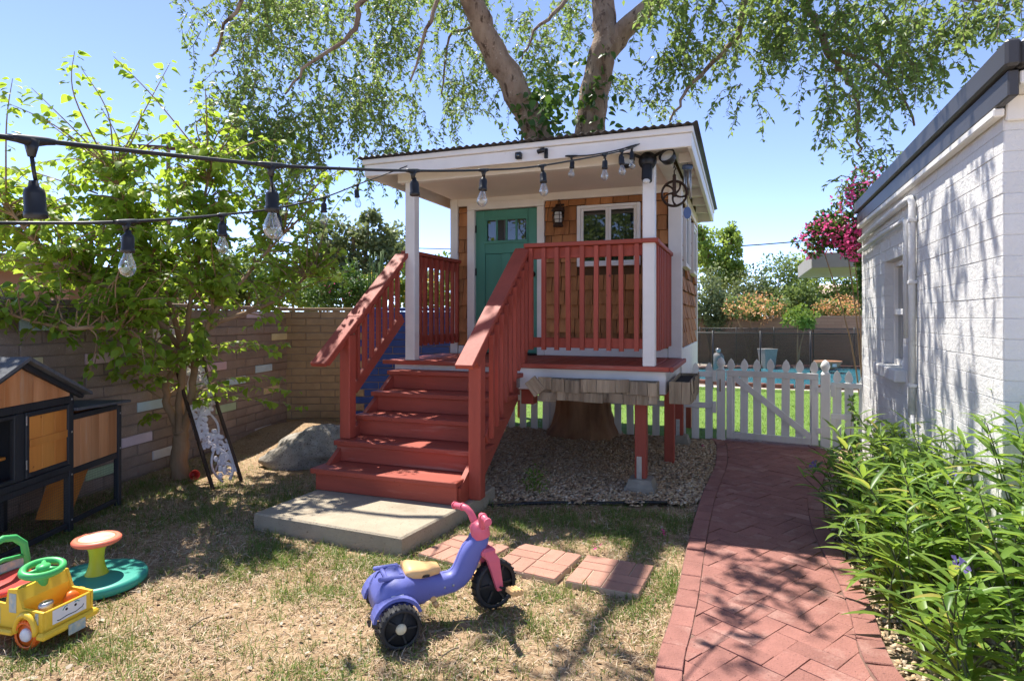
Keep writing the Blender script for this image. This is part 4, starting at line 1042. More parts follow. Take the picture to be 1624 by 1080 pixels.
bx('rail', white_f, gt, gx0, gx1, -.046, -.021, .802, .875); bx('rail', white_f, gt, gx0 - .0, gx1, -.046, -.021, -.012 + .055, .058 + .055, .004) if False else bx('rail', white_f, gt, gx0 + .072, gx1 - .072, -.044, -.021, .06, .135)
d0 = Vector((gx0 + .09, 0, .79)); d1 = Vector((gx1 - .075, 0, .14)); dv = (d1 - d0).normalized(); nv = Vector((-dv.z, 0, dv.x)) * .035
obj('brace', B().prism([((d0 + nv).x, (d0 + nv).z), ((d1 + nv).x, (d1 + nv).z), ((d1 - nv).x, (d1 - nv).z), ((d0 - nv).x, (d0 - nv).z)], -.043, -.0205, 'y'), white_f, gt)
for k in range(7): picket(gt, gx0 + .045 + (gx1 - gx0 - .09) * k / 6, .05, .97, -.018) if k not in (0, 6) or True else None
for z in (.66, .2): bx('hinge', white_f, gt, gx1 - .02, gx1 + .03, -.062, -.047, z, z + .06, .003)
fr2 = empty('picket_fence', G1, ga, label='short piece of white picket fence between the gate and the white building', cat='fence')
gate_post(fr2, 0, 0)
for k in range(3): picket(fr2, .115 + k * .125, .02, .90 - .015 * k)
for z in (.37, .72): bx('rail', white_f, fr2, .056, .44, -.022, -.002, z, z + .06, .004)
for z in (.25, .62): bx('rail_block', white_f, fr2, .054, .10, -.044, -.0235, z, z + .14, .004); bx('rail_block', white_f, fr2, .37, .42, -.044, -.0235, z - .04, z + .17, .004)

# ------------------------------------------------------------------ mesh safety fence, bin, bowl beyond the lawn
def net_mat():
    m, nt, ns, ls, p = new_mat('black_net'); tr = ns.new('ShaderNodeBsdfTransparent'); mx = ns.new('ShaderNodeMixShader'); mx.inputs[0].default_value = .26
    p.inputs['Base Color'].default_value = (.02, .02, .02, 1); ls.new(tr.outputs[0], mx.inputs[1]); ls.new(p.outputs[0], mx.inputs[2]); ls.new(mx.outputs[0], ns['Material Output'].inputs[0]); return m
net = net_mat()
def safety_fence(u0, u1, v, n, label):
    p = loc2(u0, v); f = empty('pool_fence', p, -R(20.4), label=label, cat='fence'); L = u1 - u0
    for k in range(n + 1):
        x = L * k / n; obj('pole', B().tube([(x, 0, 0), (x, 0, 1.24)], .016, 8), black_pl, f)
        if k < n: bx('net', net, f, x + .02, x + L / n - .02, -.001, .001, .05, 1.18, .0002)
    obj('top_cord', B().tube([(0, 0, 1.19), (L, 0, 1.19)], .012, 6), black_pl, f)
safety_fence(-3.2, 4.4, 6.0, 8, 'black mesh pool fence in front of the pool')
safety_fence(-3.2, 6.6, 12.6, 9, 'black mesh pool fence along the far side of the pool')
def pot(name, prof, m, loc, label, cat, n=24): return obj(name, B().lathe(prof, n), m, loc=loc, label=label, cat=cat)
bl = gp(1217, 574, .0); bl = Vector(((1217 - 812) / FPX * 18.4, 18.4, 0))
bn = empty('trash_bin', bl, R(10), label='grey plastic trash bin by the far wall', cat='bin')
b = B(); V = []
for z, s in ((.0, .15), (.56, .20)): V += [(-s, -s, z), (s, -s, z), (s, s, z), (-s, s, z)]
obj('bin_body', b.add(V, [(0, 1, 5, 4), (1, 2, 6, 5), (2, 3, 7, 6), (3, 0, 4, 7), (0, 3, 2, 1)]), bin_g, bn); bx('lid', bin_g, bn, -.215, .215, -.215, .215, .562, .60, .01)
bl = Vector(((1313 - 812) / FPX * 17.0, 17.0, .09))
bo = empty('water_bowl', bl, 0, label='wide clay water bowl at the edge of the pool', cat='bowl')
obj('bowl', B().lathe([(.10, .0), (.16, .02), (.30, .12), (.36, .24), (.34, .245), (.26, .13), (0, .07)], 28), clay, bo); bx('spout', galv, bo, -.06, .06, -.36, -.2, .10, .19, .004)
bl = Vector(((1139 - 812) / FPX * 17.5, 17.5, 0))
pe = empty('pool_filter', bl, 0, label='grey pool filter canister beside the mesh fence', cat='filter')
obj('canister', B().lathe([(.0, .02), (.14, .02), (.16, .06), (.16, .42), (.10, .52), (0, .54)], 20), bin_g, pe); obj('top_valve', B().lathe([(.05, .53), (.07, .57), (.07, .64), (.0, .66)], 14), galv, pe)

# ------------------------------------------------------------------ rabbit hutch on the left
hu = empty('rabbit_hutch', (-3.11, 4.39, 0), R(92), label='orange wooden rabbit hutch with charcoal frame, gable roof and wire run', cat='hutch')
DP = .50; MX = -1.0
def hb_(name, m, *a, **k): return bx(name, m, hu, *a, **k)
for x in (-.048, MX):          # corner legs of the main body
    for y in (0, DP - .045): hb_('leg', hutch_f, x, x + .045, y, y + .045, 0, .985)
for y in (.02, DP - .045): hb_('leg', hutch_f, .555, .60, y, y + .04, 0, .80)
hb_('leg', hutch_f, -.53, -.49, DP - .04, DP, 0, .42)
for x0, x1, y in ((MX + .047, -.05, .004), (.0, .553, .024)):
    hb_('rail', hutch_f, x0, x1, y, y + .035, .385, .43); hb_('rail', hutch_f, x0, x1, y + .005, y + .03, .03, .065)
hb_('rail', hutch_f, MX + .047, -.05, -.004, .035, .905, .955); hb_('rail', hutch_f, MX + .047, -.05, -.010, .03, .432, .475)
hb_('rail', hutch_f, .0, .553, .022, .05, .775, .815)
hb_('rail', hutch_f, -.535, -.475, -.003, .035, .477, .903)
# floor, back and sides
hb_('floor', hutch_old, MX + .05, -.05, .05, DP - .05, .44, .46); hb_('back_panel', hutch_f, MX + .05, -.05, DP - .03, DP - .015, .40, .98); hb_('side_panel', hutch_old, MX + .01, MX + .03, .05, DP - .05, .40, .95)
hb_('side_panel', hutch_old, -.03, -.012, .05, DP - .05, .43, .95); hb_('shelf', hutch_w, MX + .05, -.54, .06, .30, .62, .64)
hb_('partition', hutch_f, -.50, -.49, .05, DP - .05, .46, .90)
# right door: frame and three boards with a batten
hd = empty('door', parent=hu)
bx('door_frame', hutch_f, hd, -.47, -.44, -.012, .02, .48, .90); bx('door_frame', hutch_f, hd, -.08, -.052, -.012, .02, .48, .90)
bx('door_frame', hutch_f, hd, -.439, -.081, -.011, .02, .48, .51); bx('door_frame', hutch_f, hd, -.439, -.081, -.011, .02, .87, .90)
for k in range(3): w = .356 / 3; bx('board', hutch_w, hd, -.438 + k * w + .0012, -.438 + (k + 1) * w - .0012, -.004, .010, .511, .869, .002)
bx('batten', hutch_w, hd, -.436, -.084, -.012, -.0045, .675, .725, .002)
for z in (.54, .82): bx('hinge', galv, hd, -.475, -.462, -.016, -.0125, z, z + .06, .001)
# open left door frame
b = B(); b.box(-.97, -.945, -.01, .02, .48, .90); b.box(-.565, -.54, -.01, .02, .48, .90); b.box(-.944, -.566, -.01, .02, .48, .505); b.box(-.944, -.566, -.01, .02, .875, .90)
obj('door_frame', b, hutch_f, hu)
# gable boards
apx, apz, ez = -.52, 1.235, .985
def gz(x): return apz - abs(x - apx) * (apz - ez) / .53
xs = np.linspace(MX + .03, -.04, 9)
for a, c in zip(xs[:-1], xs[1:]):
    a += .0012; c -= .0012; tops = [(c, gz(c) - .03)] + ([(apx, gz(apx) - .03)] if a < apx < c else []) + [(a, gz(a) - .03)]
    obj('gable_board', B().prism([(a, .957), (c, .957)] + tops, .002, .016, 'y'), hutch_old, hu)
for sx, xe in ((1, .085), (-1, -1.125)):
    dx = xe - apx; ztip = apz - abs(dx) * (apz - ez) / .53; xa = apx + .001 * sx
    pl = [(xa, apz + .0), (xe, ztip), (xe, ztip + .022), (xa, apz + .024)]
    obj('roof_panel', B().prism(pl, -.075, DP + .06, 'y'), felt, hu)
    pl2 = [(xa, apz - .045), (xe - .04 * sx, ztip - .020), (xe - .02 * sx, ztip - .004), (xa, apz - .003)]
    obj('barge_board', B().prism(pl2, -.03, -.004, 'y'), hutch_f, hu)
# nest box
for k in range(5): w = .55 / 5; hb_('board', hutch_old, .003 + k * w + .001, .003 + (k + 1) * w - .001, .03, .045, .432, .773, .002)
hb_('side_panel', hutch_old, .56, .575, .062, DP - .05, .43, .79); hb_('floor', hutch_old, .004, .55, .06, DP - .05, .40, .42)
obj('nest_roof', B().prism([(-.0, .845), (.66, .818), (.66, .836), (-.0, .866)], -.02, DP + .03, 'y'), felt, hu)
obj('ramp', B().prism([(.04, .0 + .06), (.10, .05), (.34, .40), (.22, .40)], .10, .30, 'y'), hutch_w, hu)
def wire_panel(x0, x1, y, z0, z1, s=.019):
    b = B(); t = .0008
    x = x0
    V = []; Fc = []
    def strip(ax, c):
        o = len(V)
        if ax == 'v': V.extend([(c - t, y, z0), (c + t, y, z0), (c + t, y, z1), (c - t, y, z1)])
        else: V.extend([(x0, y - .001, c - t), (x1, y - .001, c - t), (x1, y - .001, c + t), (x0, y - .001, c + t)])
        Fc.append((o, o + 1, o + 2, o + 3))
    while x < x1: strip('v', x); x += s
    z = z0
    while z < z1: strip('h', z); z += s
    return obj('wire_mesh', B().add(V, Fc), wire, hu)
wire_panel(MX + .047, -.05, .018, .066, .384); wire_panel(.0, .553, .04, .066, .384); wire_panel(MX + .047, -.05, DP - .02, .02, .384)
for x, z in ((-.025, .93), (-.025, .70), (-.025, .40), (-.025, .08), (.578, .74), (.578, .46), (-.35, .93), (-.15, .93)):
    b = B(); b.m = Matrix.Translation((x, .0 if x < .5 else .019, z)) @ Matrix.Rotation(R(90), 4, 'X'); b.lathe([(0, .004), (.006, .0035), (.008, .001)], 8); obj('screw', b, galv, hu)

# ------------------------------------------------------------------ toys
# tricycle: local x forward, rear axle at x = 0
tr = empty('tricycle', (-.59, 3.015, 0), R(22), label='periwinkle toy tricycle with pink handlebars and black wheels', cat='tricycle')
def wheel(name, parent, c, r_, w, hub_m, hub_r, ax='Y', tm=tyre_m, spokes=0, hubcap=True, rz=0):
    wl_ = empty(name, c, rz, parent=parent); Mx = Matrix.Rotation(R(90), 4, 'X')
    b = B(); b.m = Mx; h = w / 2
    b.lathe([(r_ * .80, -h * .8), (r_ * .86, -h), (r_ * .96, -h * .92), (r_, -h * .55), (r_, h * .55), (r_ * .96, h * .92), (r_ * .86, h), (r_ * .80, h * .8)], 32)
    for k in range(24):
        w_ = 2 * math.pi * k / 24; bb = B(); M = Matrix.Rotation(-w_, 4, 'Y') if True else None
        b.m = Matrix.Rotation(w_, 4, 'Y'); b.box(r_ - .004, r_ + .0035, -h * .85, h * .85, -.005, .005, .001)
    obj('tyre', b, tm, wl_)
    b = B(); b.m = Mx; b.lathe([(0, -h * .62), (r_ * .3, -h * .62), (r_ * .34, -h * .35), (r_ * .8, -h * .5), (r_ * .82, 0), (r_ * .8, h * .5), (r_ * .34, h * .35), (r_ * .3, h * .62), (0, h * .62)], 28)
    for k in range(spokes):
        b.m = Matrix.Rotation(2 * math.pi * k / spokes, 4, 'Y'); b.box(r_ * .3, r_ * .79, -h * .72, h * .72, -r_ * .06, r_ * .06, .002)
    rim_ = obj('rim', b, tm if hub_m is None else tm, wl_)
    if hubcap:
        for s in (-1, 1):
            b = B(); b.m = Matrix.Translation((0, s * h * .70, 0)) @ Matrix.Rotation(R(-90) * s, 4, 'X'); b.lathe([(0, .010), (hub_r * .8, .009), (hub_r, .0), (hub_r, -.01)], 20); obj('hub_cap', b, hub_m, wl_)
    return wl_
cream = mat('cream_plastic', (.66, .58, .40), .4, .05, 5, 0, 9, orand=0)
for s in (-1, 1): wheel('rear_wheel', tr, (0, s * .215, .094), .0935, .062, cream, .025, spokes=5)
fwheel = wheel('front_wheel', tr, (.535, 0, .124), .1235, .058, None, .02, spokes=6, hubcap=False, rz=R(12))
HP = Vector((.535, 0, .124)); Mf = Matrix.Translation(HP) @ Matrix.Rotation(R(12), 4, 'Z')
# fork: two blades down to the axle and a crown
b = B(); b.m = Mf
for s in (-1, 1):
    V = []
    for (x, y, z, hx, hy) in ((-.055, .030, .175, .035, .022), (-.035, .044, .145, .034, .012), (-.02, .048, .08, .027, .010), (0, .048, .0, .02, .010), (.002, .047, -.02, .012, .008)):
        V += [(x - hx, s * y - hy, z), (x + hx, s * y - hy, z), (x + hx, s * y + hy, z), (x - hx, s * y + hy, z)]
    Fc = [(i * 4 + k, i * 4 + (k + 1) % 4, (i + 1) * 4 + (k + 1) % 4, (i + 1) * 4 + k) for i in range(4) for k in range(4)] + [(16, 17, 18, 19), (3, 2, 1, 0)]
    b.add(V, Fc)
b.box(-.095, -.015, -.052, .052, .16, .205, .018)
obj('fork', b, t_pink, tr)
hb2 = B(); hb2.m = Mf; hx, hz = -.085, .29
M0 = Mf @ Matrix.Translation((hx, 0, hz)) @ Matrix.Rotation(R(-14), 4, 'Y')
hb2.m = M0; hb2.lathe([(.048, -.03), (.05, .01), (.046, .035), (.03, .048), (0, .05)], 20)
hd_ = obj('handlebar_hub', hb2, t_pink, tr)
hb2 = B(); hb2.m = M0
for s in (-1, 1):
    hb2.tube([(.0, s * .025, .02), (.0, s * .045, .05), (-.004, s * .055, .085), (-.010, s * .075, .106), (-.016, s * .10, .110), (-.030, s * .165, .108)], [.02, .02, .018, .017, .0165, .0165], 12)
    hb2.tube([(-.016, s * .10, .110), (-.018, s * .108, .110)], [.021, .021], 12); hb2.tube([(-.0295, s * .163, .108), (-.031, s * .172, .108)], [.021, .019], 12)
obj('handlebar', hb2, t_pink, tr)
for s, aw in ((1, 188), (-1, 8)):
    b = B(); b.m = Mf @ Matrix.Rotation(R(aw), 4, 'Y'); 
    b.tube([(0, s * .02, 0), (0, s * .07, 0), (.045, s * .08, 0), (.045, s * .10, 0)], .006, 6); ck = obj('crank', b, black_pl, tr)
    b = B(); b.m = Mf @ Matrix.Rotation(R(aw), 4, 'Y') @ Matrix.Translation((.045, s * .125, 0)) @ Matrix.Rotation(R(-aw + 8), 4, 'Y')
    b.box(-.036, .036, -.032, .032, -.012, .012, .004)
    for q in (-.02, 0, .02): b.box(q - .006, q + .006, -.030, .030, -.016, .016, .002)
    obj('pedal', b, t_tan, ck)
# body: one swept shell from the rear deck up to the head
secs = [(-.070, .120, .110, .035, R(-70)), (-.060, .160, .140, .050, R(-48)), (-.035, .190, .150, .060, R(-20)), (.0, .200, .150, .070, 0), (.05, .192, .138, .076, R(6)), (.10, .180, .108, .076, R(6)), (.15, .172, .080, .070, R(4)), (.20, .172, .064, .060, 0),
        (.26, .168, .054, .052, R(-2)), (.305, .172, .051, .052, R(-16)), (.338, .188, .050, .053, R(-34)), (.363, .214, .050, .055, R(-52)), (.381, .246, .050, .056, R(-62)), (.396, .28, .050, .056, R(-62)), (.414, .312, .051, .056, R(-56)), (.436, .340, .052, .052, R(-60)), (.449, .362, .051, .050, R(-76)), (.453, .386, .049, .047, R(-86))]
secs = [(x, z, hw, hh, -t if False else t) for x, z, hw, hh, t in secs]
def body_loft(secs):
    out = []
    for (x, z, hw, hh, t) in secs: out.append((x, z, hw, hh, -t))
    return out
obj('body', B().loft(body_loft(secs), 18, 2.8), t_blue, tr)
b = B()
for s in (-1, 1):
    b.box(-.05, .06, s * .125, s * .165, .10, .175, .02)
b.box(-.085, .085, -.125, .125, .075, .15, .02)
b.box(.10, .17, -.055, .055, .10, .165, .015); b.box(.17, .23, -.04, .04, .12, .155, .01)
obj('chassis', b, t_blue, tr)
for s in (-1, 1):
    pa = [(r_ * math.cos(a), .094 + r_ * math.sin(a)) for r_, aa in ((.103, np.linspace(R(20), R(172), 14)), (.118, np.linspace(R(172), R(20), 14))) for a in aa]
    fb_ = B(); nn_ = 14
    for i in range(nn_ - 1):
        q4 = [pa[i], pa[i + 1], pa[2 * nn_ - 2 - i], pa[2 * nn_ - 1 - i]]; fb_.prism(q4, s * .10, s * .182, 'y')
    obj('fender', fb_, t_blue, tr)
obj('seam', B().tube([(x + .0 * z, 0, z + hh * math.cos(t) + .0005) if True else 0 for x, z, hw, hh, t in [(c[0] + c[3] * math.sin(c[4]), c[1], c[2], c[3], c[4]) for c in secs[8:]]], .0016, 4), t_blue, tr)
bx('decal', white_st, tr, -.028, .03, -.152, -.1505, .185, .212, .0004)
for x, z in ((.255, .168), (.30, .172)):
    b = B(); b.m = Matrix.Translation((x, -.053, z)) @ Matrix.Rotation(R(90), 4, 'X'); b.lathe([(0, .003), (.006, .0025), (.007, 0)], 10); obj('screw', b, galv, tr)
obj('axle', B().tube([(0, -.22, .094), (0, .22, .094)], .009, 8), galv, tr)
b = B(); b.box(-.075, .05, -.085, -.06, .255, .272, .006); b.box(-.075, .05, .06, .085, .255, .272, .006); b.box(.03, .05, -.059, .059, .256, .274, .006); b.box(-.045, -.025, -.059, .059, .252, .268, .006)
obj('rear_rack', b, t_blue, tr)
se = B().loft([(.055, .255, .062, .012, 0), (.062, .262, .075, .030, 0), (.09, .262, .082, .034, 0), (.13, .257, .076, .030, 0), (.17, .252, .058, .028, 0), (.205, .252, .044, .028, 0), (.232, .250, .038, .024, 0), (.242, .246, .028, .010, 0)], 18, 3.0)
seat = obj('seat', se, t_tan, tr)
bx('maker_plate', ink, seat, .135, .175, -.0705, -.066, .240, .252, .001)
obj('foot_peg', B().tube([(.195, -.065, .125), (.195, .065, .125)], .014, 10).tube([(.20, -.06, .11), (.215, -.06, .085)], .013, 8), t_tan, tr)

# spinning seat toy
sp = empty('spinning_seat_toy', (-2.345, 3.49, 0), R(20), label='round spinning seat toy with teal disc, lime post and coral seat', cat='toy')
obj('disc', B().lathe([(.235, .0), (.25, .01), (.252, .035), (.243, .052), (.225, .056), (.06, .062), (0, .062)], 48), t_teal, sp)
obj('post', B().lathe([(.060, .060), (.052, .075), (.040, .11), (.036, .15), (.040, .19), (.052, .222), (.058, .232)], 28), t_lime, sp)
s_ = obj('seat', B().lathe([(.0, .232), (.05, .230), (.11, .236), (.122, .246), (.122, .256), (.112, .266), (.09, .268), (.088, .264)], 40), t_coral, sp)
obj('seat_print', B().lathe([(.0875, .2645), (0, .268)], 32), t_decal, s_)

# ride-on car: local x forward
car = empty('ride_on_car', (-2.09, 2.915, 0), R(-14), label='yellow ride-on toy car with green steering wheel and red seat', cat='toy car')
HWc = .118
car.scale = (.76, 1.08, 1.02)
side_poly = [(-.56, .075), (-.50, .06), (-.02, .05), (.0, .08), (.0, .165), (-.17, .175), (-.25, .235), (-.27, .215), (-.33, .20), (-.56, .215)]
b = B()
b.box(-.56, .0, -HWc, HWc, .055, .075, .006)                                  # floor
for s in (-1, 1):
    b.prism([(-.58, .075), (-.005, .075), (.0, .165), (-.155, .172), (-.20, .255), (-.265, .25), (-.285, .185), (-.58, .20)], s * HWc, s * (HWc - .012), 'y')
b.box(-.014, .0, -HWc + .0125, HWc - .0125, .076, .163, .004)               # nose
b.prism([(-.285, .076), (-.20, .076), (-.175, .20), (-.205, .25), (-.262, .245)], -HWc + .0125, HWc - .0125, 'y')   # dashboard
b.box(-.198, -.015, -HWc + .0125, HWc - .0125, .10, .112, .003)             # tub floor
obj('body', b, t_yel, car)
b = B()
b.box(-.03, .028, -HWc - .016, HWc + .016, .045, .078, .012)
obj('bumper', b, t_yel, car)
bx('printed_plate', sticker, car, .0285, .0335, -.02, .06, .018, .066, .001)
for s in (-1, 1):
    for wxp in (-.115, -.47):
        arch = [(wxp + .075 * math.cos(a), s * (HWc + .008), .078 + .075 * math.sin(a)) for a in np.linspace(-.15, math.pi + .15, 14)]
        obj('wheel_arch', B().tube(arch, .014, 8), t_yel, car)
        w_ = wheel('wheel', car, (wxp, s * (HWc - .004), .062), .061, .044, white_st, .03, tm=t_ora); w_.scale = (1 / .76, .82, 1)
    bx('running_board', t_yel, car, -.39, -.195, s * HWc, s * (HWc + .028), .058, .082, .008)
    for x0, x1, z0, z1 in ((-.375, -.325, .095, .165), (-.255, -.20, .15, .235), (-.055, -.03, .11, .16)): bx('sticker', sticker, car, x0, x1, s * (HWc + .0003), s * (HWc + .0015), z0, z1, .0005)
st_ = obj('seat', B().loft([(-.515, .235, .085, .022, 0), (-.50, .225, .105, .025, 0), (-.46, .205, .110, .020, 0), (-.40, .200, .108, .018, 0), (-.32, .215, .100, .018, R(-12)), (-.292, .222, .09, .01, R(-12))], 18, 4), t_red, car)
pv = B().tube([(-.53, -.105, .12), (-.535, -.108, .28), (-.535, -.095, .36), (-.53, -.05, .405), (-.53, 0, .418), (-.53, .05, .405), (-.535, .095, .36), (-.535, .108, .28), (-.53, .105, .12)], .017, 10)
bk = obj('backrest', pv, t_gre, car)
obj('backrest_bar', B().tube([(-.535, -.10, .30), (-.532, 0, .315), (-.535, .10, .30)], .011, 8).tube([(-.535, -.10, .235), (-.532, 0, .245), (-.535, .10, .235)], .011, 8), t_gre, car)
bx('backrest_print', sticker, car, -.534, -.530, -.093, .093, .248, .298, .001)
obj('steering_column', B().tube([(-.215, 0, .22), (-.205, 0, .285)], [.028, .022], 12), t_gre, car)
b = B(); M = Matrix.Translation((-.205, 0, .30)) @ Matrix.Rotation(R(10), 4, 'Y'); b.m = M; R0, r1 = .082, .017
V = [((R0 + r1 * math.cos(q)) * math.cos(w), (R0 + r1 * math.cos(q)) * math.sin(w), r1 * math.sin(q)) for w in np.linspace(0, 2 * math.pi, 33)[:-1] for q in np.linspace(0, 2 * math.pi, 11)[:-1]]
b.add(V, [(i * 10 + k, ((i + 1) % 32) * 10 + k, ((i + 1) % 32) * 10 + (k + 1) % 10, i * 10 + (k + 1) % 10) for i in range(32) for k in range(10)], True)
for k in range(3): w = k * 2.094 + .5; b.tube([(0, 0, 0), (.075 * math.cos(w), .075 * math.sin(w), 0)], .012, 8)
b.lathe([(0, .018), (.03, .016), (.034, -.012), (0, -.014)], 16)
obj('steering_wheel', b, t_gre, car)
obj('horn_ball', B().ball((-.075, .055, .148), .034, 16, 12), t_ora, car)
cn = obj('shift_can', B().lathe([(.0, .0), (.026, .0), (.026, .05), (.028, .052), (.0, .053)], 18), silver, car, loc=(-.075, -.06, .112))
obj('can_lid', B().lathe([(.031, .053), (.031, .066), (.026, .072), (0, .072)], 18), galv, cn)
fc = bx('face_sticker', white_st, car, .0005, .002, -.075, .082, .092, .155, .0005)
for y in (-.012, .030): 
    b = B(); b.m = Matrix.Translation((.0022, y, .135)) @ Matrix.Rotation(R(90), 4, 'Y'); b.lathe([(0, .0008), (.006, .0006), (.0062, 0)], 12); obj('eye', b, ink, fc)
obj('smile', B().tube([(.0025, -.055, .103), (.0025, -.045, .100), (.0025, -.01, .105), (.0025, .03, .1035), (.0025, .062, .112), (.0025, .069, .122)], .0018, 5), ink, fc)
obj('brow', B().tube([(.0025, -.03, .137), (.0025, -.02, .149), (.0025, -.008, .151)], .002, 5).tube([(.0025, .025, .150), (.0025, .038, .151), (.0025, .048, .144)], .002, 5), t_teal, fc)

# ------------------------------------------------------------------ pavers, rock, trellis, cup
def paver(corners, label):
    P = [Vector(gp(*c)).to_2d() for c in corners]; c0 = sum(P, Vector((0, 0))) / 4
    e1 = ((P[2] - P[1]) + (P[3] - P[0])) / 2; a = math.atan2(e1.y, e1.x)
    t = empty('paver_square', (c0.x, c0.y, -.024), a, label=label, cat='paver', group='brick paver squares in the grass')
    w, l = .105, .21
    # a 0.42 m square of eight bricks in basket weave
    for qx in (0, 1):
        for qy in (0, 1):
            for k in (0, 1):
                x0, y0 = -.21 + qx * .21, -.21 + qy * .21
                if (qx + qy) % 2: r4 = (x0, x0 + .21, y0 + k * w, y0 + (k + 1) * w)
                else: r4 = (x0 + k * w, x0 + (k + 1) * w, y0, y0 + .21)
                bx('brick', paver_m, t, r4[0] + .0035, r4[1] - .0035, r4[2] + .0035, r4[3] - .0035, 0, .045 + random.gauss(0, .001), .003)
    bx('joint_mortar', mat('pale_joint', (.48, .36, .26), .9, .1, 8, .2, 30, orand=0), t, -.208, .208, -.208, .208, .001, .039, .001)
paver(((676, 885), (725, 850), (790, 870), (756, 905)), 'brick paver square nearest the concrete slab, behind the tricycle handlebars')
paver(((800, 900), (815, 868), (910, 882), (888, 925)), 'middle brick paver square right of the tricycle front wheel')
paver(((905, 922), (928, 888), (1028, 903), (1018, 945)), 'brick paver square nearest the brick path')

def rock(name, c, sx, sy, sz, rz, label):
    n, m = 40, 22; V = []
    for i in range(m + 1):
        p_ = math.pi * i / m
        for k in range(n):
            w = 2 * math.pi * k / n; d = Vector((math.sin(p_) * math.cos(w), math.sin(p_) * math.sin(w), math.cos(p_)))
            f = 1 + .16 * math.sin(d.x * 4 + 1.3) * math.cos(d.y * 3.1) + .09 * math.sin(d.z * 6 + d.x * 5) + .035 * math.sin(d.x * 17 + d.y * 13) + .03 * math.sin(d.z * 19 - d.y * 15)
            # flatten some facets
            for nrm, lim in ((Vector((.2, -.85, .5)).normalized(), .82), (Vector((-.7, -.2, .7)).normalized(), .80), (Vector((.5, -.3, .8)).normalized(), .86), (Vector((-.5, -.75, .2)).normalized(), .84)):
                q = (d * f).dot(nrm)
                if q > lim: f *= 1 - .75 * (q - lim) / q
            V.append((d.x * f * sx, d.y * f * sy, d.z * f * sz))
    Fc = [(i * n + k, (i + 1) * n + k, (i + 1) * n + (k + 1) % n, i * n + (k + 1) % n) for i in range(m) for k in range(n)]
    return obj(name, B().add(V, Fc, True), rock_m, loc=c, rot=(R(6), R(-9), rz), label=label, cat='rock')
rock('rock', (-2.03, 6.42, .13), .56, .27, .23, R(8), 'long pale granite boulder lying left of the stairs')

# ornate salvaged panel leaning on the small tree
pb, pt = Vector((-2.56, 5.56, 0.0)), Vector((-3.10, 5.92, 1.10))
tl = empty('scrollwork_panel', pb, 0, label='narrow panel of white scrollwork in a dark frame leaning on the small tree', cat='panel')
zax = (pt - pb).normalized(); xax = Vector((.80, .55, 0)); xax = (xax - zax * xax.dot(zax)).normalized(); yax = zax.cross(xax)
Mt = Matrix((xax, yax, zax)).transposed().to_4x4(); Mt.translation = pb; tl.matrix_world = Mt
Lp = (pt - pb).length + .08; Wp = .27
dark_w = mat('old_dark_wood', (.055, .030, .018), .85, .3, 8, .4, 30, stretch=GR, orand=.1, wear=((.26, .16, .09), 6, .58))
scroll_w = mat('chalky_white_metal', (.68, .60, .59), .8, .1, 12, .3, 60, orand=0, wear=((.56, .40, .35), 5, .55))
bx('side_rail', dark_w, tl, -Wp / 2, -Wp / 2 + .028, -.02, .02, 0, Lp); bx('side_rail', dark_w, tl, Wp / 2 - .028, Wp / 2, -.02, .02, 0, Lp)
bx('end_rail', dark_w, tl, -Wp / 2 + .029, Wp / 2 - .029, -.018, .018, Lp - .03, Lp)
b = B(); zz = np.linspace(.04, Lp - .04, 90)
stem = [(.095 * math.sin(z * 8.2), .0, z) for z in zz]; b.tube(stem, .014, 6); b.tube([(-.8 * x, .004, z) for x, y, z in stem], .011, 6)
lv = B()
for i in [q for q in range(3, 87, 2)] * 2:
    x, y, z = stem[i]; dx = math.cos(zz[i] * 8.2)
    for s in (-1, 1):
        a = random.uniform(.5, 1.6) * s; ln_ = random.uniform(.035, .11)
        ex, ez_ = x + math.sin(a) * ln_, z + math.cos(a) * ln_
        ex = max(-.115, min(.115, ex)); b.tube([(x, 0, z), ((x + ex) / 2, -.006, (z + ez_) / 2 + .01), (ex, -.004, ez_)], [.008, .007, .005], 5)
        for q in range(3):
            w = a + (q - 1) * .8; lx = max(-.118, min(.118, ex + math.sin(w) * .016)); lz = ez_ + math.cos(w) * .016
            lv.ball((lx, -.006, lz), (.020, .008, .018), 7, 4)
for c_ in range(4):
    z0 = .16 + c_ * .29; s = 1 if c_ % 2 else -1
    b.tube([(s * (.055 - .05 * t) * math.cos(t * 7), 0, z0 + (.06 - .052 * t) * math.sin(t * 7)) for t in np.linspace(0, 1, 22)], .009, 6)
obj('scrollwork', b, scroll_w, tl); obj('leaf_ornament', lv, scroll_w, tl, kind='stuff')
cu = obj('cup', B().lathe([(.0, .0), (.03, .0), (.042, .10), (.046, .10), (.047, .106), (.040, .104), (.028, .006)], 18), t_red, loc=(-3.02, 5.83, .03), rot=(R(82), 0, R(40)), label='red plastic cup lying under the small tree', cat='cup')

